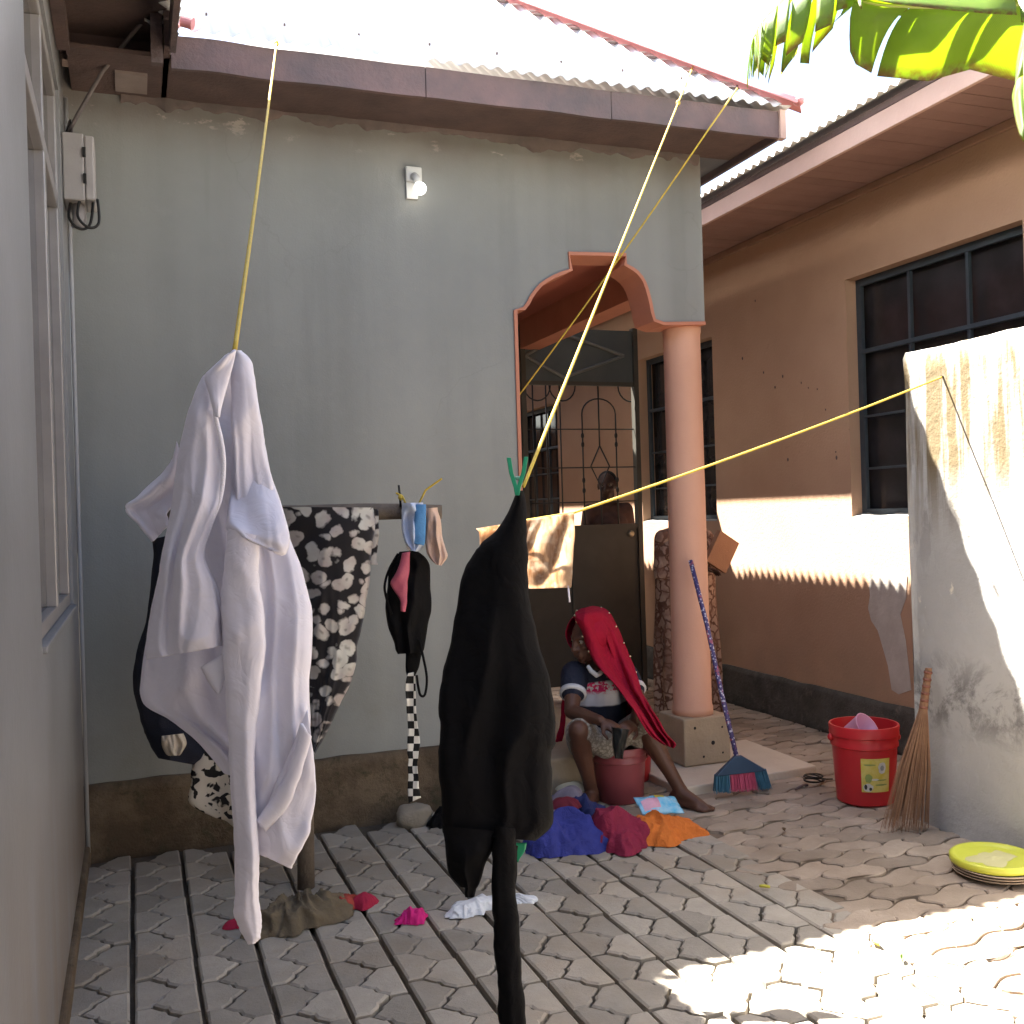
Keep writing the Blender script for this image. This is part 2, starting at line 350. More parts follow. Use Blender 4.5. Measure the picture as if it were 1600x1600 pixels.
    def prism(s, poly, fn0, fn1):  # polygon given as 2D points, fn maps them to 3D at both ends
        bm = bmesh.new(); n = len(poly)
        a = [bm.verts.new(fn0(p)) for p in poly]; b = [bm.verts.new(fn1(p)) for p in poly]
        for t in tessellate_polygon([[Vector((p[0], p[1], 0)) for p in poly]]):
            bm.faces.new([a[i] for i in t]); bm.faces.new([b[i] for i in reversed(t)])
        for i in range(n): bm.faces.new((a[i], b[i], b[(i + 1) % n], a[(i + 1) % n]))
        bmesh.ops.recalc_face_normals(bm, faces=bm.faces[:])
        bm.verts.index_update(); n0 = len(s.v); s.v += [tuple(v.co) for v in bm.verts]
        s.f += [tuple(n0 + v.index for v in f.verts) for f in bm.faces]; bm.free(); return s
    def mesh(s, name, mat, smooth=False):
        me = bpy.data.meshes.new(name); me.from_pydata(s.v, [], s.f); me.update()
        if mat: me.materials.append(mat)
        if s.uv is not None:
            ul = me.uv_layers.new(name='UVMap')
            for pi, p in enumerate(me.polygons):
                cs = s.uv.get(pi)
                for k, li in enumerate(p.loop_indices): ul.data[li].uv = cs[k] if cs else (0, 0)
        if smooth: me.polygons.foreach_set('use_smooth', [True] * len(me.polygons))
        return me
    def build(s, name, mat, parent=None, smooth=False, bevel=0., solid=0., kind=None):
        o = bpy.data.objects.new(name, s.mesh(name, mat, smooth)); col.objects.link(o); par(o, parent)
        if solid: m = o.modifiers.new('solid', 'SOLIDIFY'); m.thickness = solid; m.offset = 0
        if bevel: m = o.modifiers.new('bevel', 'BEVEL'); m.width = bevel; m.segments = 2; m.limit_method = 'ANGLE'; m.angle_limit = R(40)
        if kind: o['kind'] = kind
        return o
def par(o, parent):
    if parent is None: return
    o.parent = parent
    if parent.type == 'EMPTY': o.matrix_parent_inverse = Matrix.Translation(-parent.location)
def tag(o, label, cat, group=None):
    o['label'] = label; o['category'] = cat
    if group: o['group'] = group
    return o
def thing(name, label, cat, loc, group=None):
    o = bpy.data.objects.new(name, None); col.objects.link(o); o.location = loc; o.empty_display_size = .1; return tag(o, label, cat, group)
def remesh(o, vox, it=6):
    m = o.modifiers.new('remesh', 'REMESH'); m.mode = 'VOXEL'; m.voxel_size = vox; m.use_smooth_shade = True
    m = o.modifiers.new('smooth', 'SMOOTH'); m.factor = .5; m.iterations = it
    return o
def B(name, mat, parent, a, b, bevel=0.): return MB().box(a, b).build(name, mat, parent, bevel=bevel)
def struct(o): o['kind'] = 'structure'; return o

# ------------------------------------------------------------------ the yard: soil sheet and pavers
XL, YG, XO, XW = -.235, 4.87, 4.10, 3.30      # left wall, grey front wall, ochre wall, low wall
ground = struct(MB().grid(lambda u, v: (lerp(-60, 60, u), lerp(-60, 60, v), -.03), 2, 2).build('ground', SOIL))

def inset(poly, d):
    n = len(poly); out = []
    for i in range(n):
        p0, p1, p2 = Vector(poly[i - 1]), Vector(poly[i]), Vector(poly[(i + 1) % n])
        a = (p1 - p0).normalized(); b = (p2 - p1).normalized(); na = Vector((-a.y, a.x)); nb = Vector((-b.y, b.x))
        k = na + nb; k = k / max(.35, k.length_squared) * 2
        out.append(p1 + k * d)
    return out
def paver_mesh(name, poly, mat, joint=.004, cham=.007):
    a = inset(poly, joint); b = inset(poly, joint + cham); n = len(poly); m = MB()
    m.v = [(p.x, p.y, -.05) for p in a] + [(p.x, p.y, -cham * .8) for p in a] + [(p.x, p.y, 0) for p in b]
    for k in (0, n):
        for i in range(n): j = (i + 1) % n; m.f.append((k + i, k + j, k + n + j, k + n + i))
    bm = bmesh.new(); vs = [bm.verts.new(v) for v in m.v]
    for f in m.f: bm.faces.new([vs[i] for i in f])
    t = bm.faces.new(vs[2 * n:]); bmesh.ops.triangulate(bm, faces=[t])
    me = bpy.data.meshes.new(name); bm.to_mesh(me); bm.free(); me.materials.append(mat); return me
SW = .2; PP = .2; xl, xr = .056, .136
def slant(x0, y0, x1, y1):       # a stepped slanting joint with one tooth
    mx, my = (x0 + x1) / 2, (y0 + y1) / 2
    dx, dy = x1 - x0, y1 - y0
    return [(x0, y0), (x0 + dx * .40, y0 + dy * .33), (x0 + dx * .47, y0 + dy * .56), (x0 + dx * .60, y0 + dy * .62)]
polyL = [(.004, 0)] + slant(xl, 0, xr, PP / 2) + [(xr, PP / 2)] + [(xr - (xr - xl) * .40, PP * .66), (xr - (xr - xl) * .47, PP * .79), (xr - (xr - xl) * .6, PP * .81)] + [(xl, PP), (.004, PP)]
polyR = [(SW - .004, -PP / 2), (SW - .004, PP / 2)] + [(xr, PP / 2)] + list(reversed(slant(xl, 0, xr, PP / 2)))[:-1] + [(xl, 0)] + \
        list(reversed([(xr, -PP / 2), (xr - (xr - xl) * .40, -PP * .34), (xr - (xr - xl) * .47, -PP * .21), (xr - (xr - xl) * .6, -PP * .19)]))
meL = paver_mesh('paver', polyL, PAV_A); meR = paver_mesh('paver', polyR, PAV_A)
WL, WH = .235, .118
def wav(x): return .016 * math.sin(2 * math.pi * x / (WL / 1.0))
def wside(t): return .02 * math.sin(2 * math.pi * t)
def wpoly(ph):
    p = []; n = 9
    for i in range(n): x = WL * i / n; p.append((x, wav(x + ph)))
    for i in range(5): t = i / 5; p.append((WL + wside(t), wav(WL + ph) + WH * t))
    for i in range(n): x = WL * (1 - i / n); p.append((x, WH + wav(x + ph)))
    for i in range(5): t = 1 - i / 5; p.append((wside(t), wav(ph) + WH * t))
    return p
meW = [paver_mesh('wavy_paver', wpoly(0), PAV_B, .003, .006), paver_mesh('wavy_paver', wpoly(WL / 2), PAV_B, .003, .006)]
spots = {'paver': [], 'wavy_paver': []}
X0 = -.245
for i in range(13):
    off = random.uniform(0, PP)
    for j in range(-1, 17):
        y = 2.05 + j * PP + off - .2
        if X0 + i * SW > 2.2: continue
        if y + PP < YG - .01: spots['paver'].append((meL, X0 + i * SW, y, 0))
        if y + PP * .5 < YG - .01: spots['paver'].append((meR, X0 + i * SW, y, 0))
ca, sa = math.cos(R(8)), math.sin(R(8))
for i in range(-30, 60):
    for j in range(-40, 110):
        lx = i * WL + (j % 2) * WL / 2; ly = j * WH
        x = 2.2 + lx * ca - ly * sa; y = 2.0 + lx * sa + ly * ca
        cx = x + (WL / 2) * ca - (WH / 2) * sa; cy = y + (WL / 2) * sa + (WH / 2) * ca
        if cx < 2.33 - .05 or cx > 4.3 or cy < 1.2 or cy > 13: continue
        if cx > XW + .1 and cy < 3.5: continue
        if cx < 2.75 and cy > 5.1: continue
        if cx < 2.45 and cy > YG: continue
        spots['wavy_paver'].append((meW[j % 2], x, y, R(8)))
def occluded(x, y):
    px_, py_, z_ = pix((x, y, 0))
    if px_ < 60 or px_ > 1640 or py_ > 1650 or z_ < .5: return True
    if x > XW - .05 and y < 3.75: return True
    t = 3.75 / y if y > 3.75 else 9
    if y > 3.75 and x * t > XW: return True
    return False
for nm, lst in spots.items():
    vis = sorted([s for s in lst if not occluded(s[1] + .1, s[2] + .1)], key=lambda s: s[2])
    rest = [s for s in lst if s not in vis] + vis[300:]
    for me, x, y, a in vis[:300]:
        o = bpy.data.objects.new(nm, me); col.objects.link(o); o.parent = ground
        o.location = (x + random.uniform(-.002, .002), y + random.uniform(-.003, .003), random.uniform(-.005, .003))
        o.rotation_euler = (R(random.uniform(-1, 1)), R(random.uniform(-1, 1)), a + R(random.uniform(-.9, .9)))
    bm = bmesh.new()
    for me, x, y, a in rest:
        t = bmesh.new(); t.from_mesh(me); bmesh.ops.transform(t, matrix=Matrix.Translation((x, y, random.uniform(-.005, .003))) @ Matrix.Rotation(a, 4, 'Z'), verts=t.verts)
        tm = bpy.data.meshes.new('t'); t.to_mesh(tm); t.free(); bm.from_mesh(tm); bpy.data.meshes.remove(tm)
    me = bpy.data.meshes.new('far_' + nm); bm.to_mesh(me); bm.free(); me.materials.append(PAV_A if nm == 'paver' else PAV_B)
    o = bpy.data.objects.new('far_' + nm + 's', me); col.objects.link(o); o.parent = ground; o['kind'] = 'stuff'
# a bed of sand-coloured grit under the wavy pavers
MB().box((2.2, 1.0, -.028), (XO, 13, -.012)).build('joint_sand', plain('tan_joint_sand', (.20, .15, .11), (.13, .10, .07), 8, .95, .6, 80, coord='world'), ground)
for y in range(-6, 2):
    pass
# yard beyond the frame, behind and beside the viewer
struct(MB().box((-.3, -8, -.028), (XW, 1.86, -.004)).build('yard', plain('brown_earth_yard', (.22, .17, .125), (.17, .13, .095), 3, .9, .5, 50, coord='world')))

# ------------------------------------------------------------------ corrugated roof slopes
PITCH = .076
def slope(name, e0, e1, up, length, lim, mat, parent, amp=.0095, chunk=10):
    """sheets from eave line e0->e1 rising along 'up' ; lim(s) = slope length allowed at distance s along the eave"""
    e0, e1, up = Vector(e0), Vector(e1), Vector(up).normalized(); d = e1 - e0; L = d.length; d.normalize(); nrm = d.cross(up)
    if nrm.z < 0: nrm = -nrm
    waves = int(L / PITCH); per = 8; k = 0
    while k < waves:
        m = MB(); k1 = min(waves, k + chunk); cols = [(k + i / per) * PITCH for i in range((k1 - k) * per + 1)]
        tops = [min(length, lim(s)) for s in cols]
        for s, t in zip(cols, tops):
            hgt = amp * math.cos(2 * math.pi * s / PITCH) + .001 * (k // chunk % 2)
            j = .012 * math.sin(k * 1.7)
            for q in (-j * .5, t): m.v.append(tuple(e0 + d * s + up * max(-.02, q) + nrm * hgt))
        for i in range(len(cols) - 1):
            if tops[i] > .002 or tops[i + 1] > .002: m.f.append((2 * i, 2 * i + 2, 2 * i + 3, 2 * i + 1))
        m.build(name, mat, parent, True, solid=.0012); k = k1

# ------------------------------------------------------------------ the grey house
gh = thing('grey_house', 'grey rendered house with pink capped tin roof and salmon arched porch', 'house', (1.4, YG, 0))
arch_px = [(802, 485), (817, 480), (822, 473), (827, 463), (834, 453), (843, 443), (853, 436), (864, 430), (876, 425), (889, 421), (887, 394), (977, 396), (978, 413), (988, 418), (996, 424), (1003, 432), (1008, 441), (1012, 452), (1015, 463), (1018, 475), (1020, 487), (1023, 499), (1036, 506)]
arch = [(p.x, p.z) for p in (ony(x, y, YG) for x, y in arch_px)]
XJ = arch[0][0]; XC = 2.957
arch[-1] = (arch[-1][0], 2.445)
outline = [(XL, .31), (XJ, .31)] + arch + [(XC, 2.455), (XC, 3.46), (XL, 3.46)]
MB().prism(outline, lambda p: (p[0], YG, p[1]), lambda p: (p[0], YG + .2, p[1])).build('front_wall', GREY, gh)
# plinth with an uneven rendered top
def plf(u, v):
    x = lerp(XL, XJ + .01, u)
    if v < .35: return (x, YG - .028 + .006 * noise.noise((x * 5, v * 3, 1)), lerp(-.03, .305, v / .35) + .012 * noise.noise((x * 6, 0, 3)) * (v / .35))
    if v < .6: return (x, lerp(YG - .028, YG + .01, (v - .35) / .25), .312 + .01 * noise.noise((x * 6, 0, 3)))
    return (x, YG + .19, lerp(.312, -.03, (v - .6) / .4))
MB().grid(plf, 60, 20).build('plinth', PLINTH_G, gh, True)
B('plinth_end', PLINTH_G, gh, (XJ - .2, YG + .02, -.03), (XJ + .006, YG + .45, .306))
# salmon lining of the arch
path = [(XJ, .315)] + arch + [(XC - .002, 2.457)]
def ribbon(path, w_, y0, y1):
    m = MB(); n = len(path)
    inn = []
    for i, p in enumerate(path):
        a = Vector(path[max(0, i - 1)]); b = Vector(path[min(n - 1, i + 1)]); t = (b - a).normalized(); inn.append(Vector(p) + Vector((t.y, -t.x)) * w_)
    for (x, z), q in zip(path, inn):
        m.v += [(x, y0, z), (q.x, y0, q.y), (q.x, y1, q.y), (x, y1, z)]
    for i in range(n - 1):
        for k in range(4): a = 4 * i + k; b = 4 * i + (k + 1) % 4; m.f.append((a, b, b + 4, a + 4))
    m.f += [(3, 2, 1, 0), tuple(4 * (n - 1) + k for k in range(4))]
    return m
ribbon(path, .018, YG - .012, YG + .203).build('arch_lining', SALMON, gh)
# porch: side wall, back wall, ceiling, beam along the passage
B('porch_side_wall', GREY, gh, (XJ - .2, YG + .2, .3), (XJ, 7.8, 3.0))
B('porch_back_wall', GREY, gh, (XJ, 7.32, 0), (2.79, 7.5, 2.9))
B('porch_floor', CONC, gh, (XJ + .01, 5.4, -.03), (2.7, 7.7, .1))
B('porch_ceiling', CEIL, gh, (XJ, YG + .203, 2.9), (3.02, 7.7, 2.95))
B('porch_beam', SALMON, gh, (2.80, YG + .203, 2.69), (2.96, 7.9, 2.9))
B('porch_beam_upper', GREY, gh, (2.802, YG + .203, 2.951), (2.958, 7.9, 3.3))
B('rear_side_wall', GREY, gh, (2.80, 7.9, 0), (2.97, 13, 3.3))
cl = MB(); cl.lathe([(.112, .3), (.112, .34), (.106, .36), (.104, 1.4), (.102, 2.40), (.106, 2.42), (.106, 2.444)], (2.885, 5.0, 0), 40)
column = cl.build('column', COLUMN, gh, True)
for p in column.data.polygons: p.use_smooth = len(p.vertices) == 4
B('column_base', CONC, gh, (2.752, 4.87, .045), (3.04, 5.15, .302), .008)
for (x, z, s) in ((2.82, .25, .008), (2.93, .16, .012), (2.87, .09, .007), (2.99, .1, .006), (2.99, .24, .006)):
    MB().lathe([(s, 0), (s * .6, .002)], (x, 4.8695, z), 10, Matrix.Rotation(R(90), 3, 'X')).build('pock_mark', GRILLE, gh)
# roof: front and right slopes of a steep hip, scalloped at the eaves
EZ, EY0, EXR = 3.47, 4.38, 3.20; T = .82
upf = Vector((0, 1, T)); upr = Vector((-1, 0, T))
roof = B('soffit', TIMBER, gh, (-.2, EY0 + .05, 3.36), (EXR - .05, YG + .01, 3.378))
B('soffit_side', plain('blue_grey_soffit', (.15, .16, .18), (.11, .12, .14), 3, .8, .2, coord='world'), gh, (XC - .01, YG + .012, 3.36), (EXR - .05, 13, 3.378))
sl2 = math.sqrt(1 + T * T)
slope('roof_sheet', (.10, EY0, EZ), (EXR, EY0, EZ), upf, 5.2, lambda s: min(max(0, (EXR - .10 - s) * sl2), 9), ZINC, gh)
slope('side_roof_sheet', (EXR, EY0, EZ), (EXR, 13, EZ), upr, 2.9, lambda s: max(0, min(s, 8.6 - s + 3) * sl2), ZINC, gh)
tail = MB(); n = 30
hip = [(EXR + .03 - k * .13, EY0 - .03 + k * .13, EZ + .005 + T * k * .13) for k in range(n)]
def capf(u, v):
    p = Vector(hip[min(n - 1, round(v * (n - 1)))]); a = lerp(-1, 1, u)
    q = Vector((1, 1, 0)).normalized()
    return p + q * a * .075 + Vector((0, 0, .032 - abs(a) * .052))
cap_o = MB().grid(capf, 8, n - 1).build('hip_cap', PINKP, gh, True, solid=.004)
MB().sphere(Vector(hip[0]) + Vector((.0, -.0, .015)), (.03, .03, .022)).build('hip_cap_end', PINKP, gh, True)
MB().tube([(.242, EY0 - .02, EZ + .022), (.285, EY0 - .035, EZ + .008)], .024, 14).build('hip_cap_stub', PINKP, gh)
# fascia boards, front (stained, several lengths) and side
for a, b in ((.2, 1.28), (1.284, 2.2), (2.204, EXR - .04)):
    def ff(u, v, a=a, b=b):
        x = lerp(a, b, u); return (x, EY0 + .045 + .004 * noise.noise((x * 3, v, 5)), lerp(3.318, 3.452, v) + .006 * noise.noise((x * 4, 0, 9)))
    MB().grid(ff, 24, 3).build('fascia_board', TIMBER2, gh, solid=.024)
B('fascia_side', TIMBER2, gh, (EXR - .05, EY0 + .06, 3.32), (EXR - .03, 13, 3.452))
B('fascia_corner', FASCIA, gh, (EXR - .052, EY0 + .018, 3.314), (EXR - .018, EY0 + .058, 3.46))
for k in range(9):
    x = .35 + k * .33; B('roof_nail', TIMBER, gh, (x, EY0 + .16, EZ + .145), (x + .008, EY0 + .168, EZ + .155))
# row of gaps where the sheets end below the cap: their shade put in as dark blobs
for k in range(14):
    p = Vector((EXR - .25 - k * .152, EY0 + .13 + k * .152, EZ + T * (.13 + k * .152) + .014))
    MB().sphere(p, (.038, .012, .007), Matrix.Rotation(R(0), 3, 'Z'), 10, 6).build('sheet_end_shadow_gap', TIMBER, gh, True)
# old plaster fillet under the soffit, uneven
def fillet(u, v):
    x = lerp(.0, 2.94, u); r = .03 + .022 * noise.noise((x * 1.7, 0, 2)) + .02 * noise.noise((x * 7.3, 0, 4)) + .012 * noise.noise((x * 23, 0, 4))
    a = v * math.pi / 2; return (x, YG - r * math.cos(a) * .6 - .001, 3.372 - max(.01, r) * (1 - 0) * math.sin(a) * 1.6)
MB().grid(fillet, 140, 5).build('plaster_fillet', plain('stained_fillet', (.20, .155, .145), (.12, .105, .10), 7, .9, .6, 30, coord='world'), gh, True)

# lamp on the wall
lp = ony(645, 285, YG)
lamp = thing('wall_lamp', 'small white bulb holder with round glowing bulb high on the grey wall', 'lamp', lp)
B('back_plate', PWHITE, lamp, (lp.x - .04, YG - .03, lp.z - .005), (lp.x + .04, YG - .001, lp.z + .07), .006)
MB().tube([lp + Vector((0, -.03, .02)), lp + Vector((.0, -.06, .0)), lp + Vector((.006, -.075, -.03))], .02, 14).build('socket', PWHITE, lamp, True)
kb = N('lit_bulb'); kb.fin((.9, .9, .88), .3, .5); kb.b.inputs['Emission Color'].default_value = (1, .97, .9, 1); kb.b.inputs['Emission Strength'].default_value = .5
MB().sphere(lp + Vector((.012, -.085, -.055)), .031, None, 20, 14).build('bulb', kb.m, lamp, True)
MB().box((lp.x - .036, YG - .014, lp.z - .085), (lp.x + .02, YG - .002, lp.z - .006)).build('bracket', PWHITE, lamp)

# cream slab under the column
sl_ = tag(MB().prism([(2.53, 4.53), (3.40, 4.60), (3.42, 5.3), (2.53, 5.3)], lambda p: (p[0], p[1], -.02), lambda p: (p[0], p[1], .042)).build('stone_slab', SLAB, bevel=.008), 'pale cream slab on the paving under the salmon column', 'slab')
stp = tag(MB().box((1.80, 4.72, -.02), (2.42, 5.4, .215)).build('concrete_step', CONC, bevel=.012), 'low tan concrete step in the arch that the seated woman sits on', 'step')

# ------------------------------------------------------------------ left house
lh = thing('silver_house', 'silver grey painted house wall with tall aluminium window along the left edge', 'house', (XL, 2.5, 0))
WY0, WY1, WZ0, WZ1 = 2.98, 4.50, 1.13, 3.21
wp = [(-8, -.03), (4.865, -.03), (4.865, 3.5), (-8, 3.5)]
B('wall', LEFTW, lh, (XL - .2, -8, -.03), (XL, WY0, 3.5)); B('wall', LEFTW, lh, (XL - .2, WY1, -.03), (XL, YG - .004, 3.5))
B('wall', LEFTW, lh, (XL - .2, WY0, -.03), (XL, WY1, WZ0)); B('wall', LEFTW, lh, (XL - .2, WY0, WZ1), (XL, WY1, 3.5))
B('inner_wall', plain('dark_room', (.05, .045, .045), None, 3), lh, (XL - .6, WY0 - .3, WZ0 - .2), (XL - .55, WY1 + .3, 3.5))
wn = B('window', GLASS_L, lh, (XL - .045, WY0 + .01, WZ0 + .05), (XL - .040, WY1 - .01, WZ1 - .01)); wn['label'] = 'dark glass in pale aluminium frame'
fx0, fx1 = XL - .06, XL - .012
def fr(a, b, nm='frame', dx=0.): B(nm, ALU, wn, (fx0 - dx, a[0], a[1]), (fx1 + dx, b[0], b[1]), .004)
fr((WY0 + .002, WZ0 + .002), (WY0 + .055, WZ1 - .002)); fr((WY1 - .06, WZ0 + .002), (WY1 - .002, WZ1 - .002)); fr((WY0 + .055, WZ0 + .002), (WY1 - .06, WZ0 + .05)); fr((WY0 + .055, WZ1 - .05), (WY1 - .06, WZ1 - .002))
fr((WY0 + .055, 2.70), (WY1 - .06, 2.76), 'transom', .003)
fr((3.72, WZ0 + .05), (3.78, 2.70), 'mullion', .004); fr((3.74, 2.76), (3.78, WZ1 - .05), 'mullion', .002)
fr((WY1 - .12, WZ0 + .05), (WY1 - .075, 2.70), 'sash_stile', .0035); fr((3.80, WZ0 + .05), (3.83, 2.70), 'sash_stile', -.004)
B('sill', LEFTW, lh, (XL - .19, WY0 + .004, WZ0 - .02), (XL + .012, WY1 - .004, WZ0 + .001), .004)
B('footing', PLINTH_G, lh, (XL - .1, -8, -.03), (XL + .02, YG - .03, .06), .01)
MB().tube([(XL + .012, YG - .06, 3.3), (XL + .014, YG - .062, 2.2), (XL + .012, YG - .058, 1.0), (XL + .012, YG - .06, .03)], .009, 8).build('conduit', plain('grey_conduit', (.40, .40, .41), (.33, .33, .34), 5, .6, 0), lh, True)
# added wall and eave behind the viewer, unseen, blocking light from there
B('added_blocker_wall', LEFTW, lh, (XL, -1.6, -.03), (1.75, -1.4, 3.5)); B('added_blocker_eave', TIMBER, lh, (.24, -1.6, 3.36), (1.9, -.9, 3.39)); B('added_blocker_fascia', TIMBER2, lh, (.24, -.9, 3.33), (1.9, -.88, 3.47))
# eave above: rafters, boarding, tin sheets
slope('roof_sheet', (.235, 10, 3.47), (.235, -8, 3.47), (-1, 0, .55), 3.5, lambda s: 9, ZINC, lh, chunk=11)  # lengthened unseen past the wall's end to shut out a sliver of sun
B('eave_boarding', TIMBER, lh, (XL - .2, -8, 3.505), (.19, 10, 3.52))
B('fascia_board', TIMBER2, lh, (.19, -8, 3.33), (.213, 4.30, 3.463)); B('fascia_board', TIMBER, lh, (.17, 4.304, 3.36), (.193, 10, 3.5))
for k in range(15):
    y = 4.62 - k * .75; B('rafter', TIMBER, lh, (XL + .002, y, 3.41), (.188, y + .05, 3.504))
B('wall_plate', TIMBER, lh, (XL + .003, -8, 3.34), (XL + .05, 4.42, 3.408))
B('timber_prop', TIMBER2, lh, (.12, 4.34, 3.30), (.165, 4.375, 3.5)); B('timber_block', plain('pale_block', (.33, .27, .25), None, 5), lh, (-.02, 4.6, 3.348), (.11, 4.8, 3.40))

# meter box and cable
mb = at(122, 295, 4.72)
mbx = thing('meter_box', 'pale grey electric meter box with cables in the corner by the window', 'meter box', (XL, 4.68, 2.8))
B('case', plain('pale_grey_enamel', (.34, .32, .305), (.29, .27, .26), 5, .5, .1), mbx, (XL + .002, 4.60, 2.80), (XL + .085, 4.80, 3.08), .006)
B('door', plain('enamel_door', (.38, .355, .34), (.33, .31, .295), 5, .5, .1), mbx, (XL + .086, 4.605, 2.805), (XL + .125, 4.795, 3.075), .008)
B('hinge', GRILLE, mbx, (XL + .08, 4.592, 2.87), (XL + .092, 4.60, 2.91)); B('hinge', GRILLE, mbx, (XL + .08, 4.592, 2.98), (XL + .092, 4.60, 3.02))
MB().tube([(XL + .05, 4.68, 2.80), (XL + .06, 4.66, 2.74), (XL + .05, 4.66, 2.70)], .028, 12).build('gland', plain('grey_gland', (.36, .33, .31), None, 5, .6), mbx, True)
for dx, dy in ((0, 0), (.035, -.03)):
    MB().tube(smooth([(XL + .03 + dx, 4.66 + dy, 2.82), (XL + .02 + dx, 4.62 + dy, 2.73), (XL + .06 + dx, 4.62 + dy, 2.685), (XL + .10 + dx, 4.63 + dy, 2.71), (XL + .115 + dx * .5, 4.64 + dy, 2.81)]), .006, 8).build('cable_loop', GRILLE, mbx, True)
tag(MB().tube([ony(246, 5, 4.42), ony(205, 55, 4.5), ony(160, 112, 4.58), ony(122, 178, 4.65), ony(104, 212, 4.68), (XL + .03, 4.69, 3.16), (XL + .04, 4.7, 3.07)], .0085, 8).build('power_cable', plain('dusty_black_cable', (.10, .09, .09), (.2, .17, .16), 20, .7), None, True), 'dark service cable slanting from the eave down to the meter box', 'cable')

# ------------------------------------------------------------------ ochre house
oh = thing('ochre_house', 'ochre rendered house with long tin eave and barred windows along the right', 'house', (XO, 6, 0))
wins = [(3.80, 5.125, 1.36, 2.80), (6.66, 7.85, 1.335, 2.72), (9.67, 10.95, 1.335, 2.56)]
ys = [-4] + [v for wdw in wins for v in wdw[:2]] + [14]
for i in range(0, len(ys), 2): B('wall', ORANGE, oh, (XO, ys[i], .25), (XO + .2, ys[i + 1], 3.34))
for y0, y1, z0, z1 in wins:
    B('wall', ORANGE, oh, (XO, y0, .25), (XO + .2, y1, z0)); B('wall', ORANGE, oh, (XO, y0, z1), (XO + .2, y1, 3.34))
    wd = B('window', GLASS_D, oh, (XO + .13, y0, z0), (XO + .136, y1, z1))
    def bar(a, b, nm='bar', dx=0.): B(nm, BARM, wd, (XO + .075 - dx, a[0], a[1]), (XO + .10 + dx, b[0], b[1]), .002)
    bar((y0 + .001, z0 + .001), (y0 + .045, z1 - .001), 'frame'); bar((y1 - .045, z0 + .001), (y1 - .001, z1 - .001), 'frame')
    bar((y0 + .045, z1 - .045), (y1 - .045, z1 - .001), 'frame'); bar((y0 + .045, z0 + .001), (y1 - .045, z0 + .045), 'frame')
    wdt = y1 - y0
    bar((y0 + .045, z1 - .455), (y1 - .045, z1 - .43), 'transom', .004)
    for t in (.33, .66): bar((y0 + wdt * t - .01, z0 + .045), (y0 + wdt * t + .01, z1 - .045), 'mullion')
    for t in (.2, .42): bar((y0 + .045, lerp(z0, z1, t) - .007), (y1 - .045, lerp(z0, z1, t) + .007), 'bar', -.006)
    kk = MB()
    def sillf(u, v, y0=y0, y1=y1, z0=z0): y = lerp(y0, y1, u); return (lerp(XO + .003, XO + .13, v), y, z0 + .002 + .03 * v * (.6 + noise.noise((y * 7, v * 3, 1))))
    kk.grid(sillf, 24, 6).build('sill_mortar', LOWW, wd, True)
def plo(u, v):
    y = lerp(-4, 14, u); 
    return (XO - .025 * (1 if v < .7 else (1 - v) / .3) + .004 * noise.noise((y * 4, v * 4, 0)), y, lerp(-.03, .27, min(1, v / .7)) + .012 * noise.noise((y * 5, 0, 7)) * v)
MB().grid(plo, 160, 8).build('plinth', PLINTH_O, oh, True, solid=.004)
# grey patch where the paint has come away
pp = [(1358, 905), (1372, 895), (1400, 890), (1418, 900), (1416, 935), (1407, 960), (1415, 1000), (1420, 1040), (1424, 1078), (1405, 1085), (1394, 1078), (1388, 1040), (1378, 1005), (1372, 985), (1362, 970), (1357, 950), (1360, 930)]
pw = [(p.y, p.z) for p in (onx(x, y, XO) for x, y in pp)]
MB().prism(pw, lambda p: (XO - .0035, p[0], p[1]), lambda p: (XO + .002, p[0], p[1])).build('bare_plaster_patch', plain('bare_plaster', (.62, .56, .50), (.46, .40, .35), 6, .9, .4, 40, coord='world'), oh)
for (x, y) in ((1193, 582), (1223, 588), (1211, 605), (1252, 598), (1277, 608), (1263, 606), (1231, 718), (1306, 706), (1307, 715), (1180, 470), (1160, 560), (1290, 640)):
    c = onx(x, y, XO); s = random.uniform(.006, .014)
    MB().sphere((XO, c.y, c.z), (.003, s * .7, s), None, 8, 6).build('chip', TIMBER, oh, True)
OEX, OEZ = 3.43, 3.335
bme = MB().box((.046, -.048, 0), (XO - OEX - .02, .048, .012)).mesh('soffit_board', BOARD)
for k in range(110):
    o = bpy.data.objects.new('soffit_board', bme); col.objects.link(o); o.parent = oh; o.matrix_parent_inverse = Matrix.Translation(-oh.location)
    o.location = (OEX + .021, 1.6 + k * .1, 3.30 + random.uniform(-.0015, .0015))
B('fascia_board', FASCIA, oh, (OEX + .043, -4, 3.250), (OEX + .066, 14, 3.350), .003)
B('roof_batten', TIMBER, oh, (OEX + .04, -4, 3.3515), (OEX + .1, 14, 3.385))
slope('roof_sheet', (OEX - .028, 14, 3.40), (OEX - .028, -4, 3.40), (1, 0, .45), 3.2, lambda s: 9, ZINC, oh, chunk=11)
B('cornice', plain('dark_ochre_cornice', (.40, .235, .16), None, 4, coord='world'), oh, (XO - .03, -4, 3.255), (XO - .001, 14, 3.299), .006)  # cornice in a darker ochre than the wall

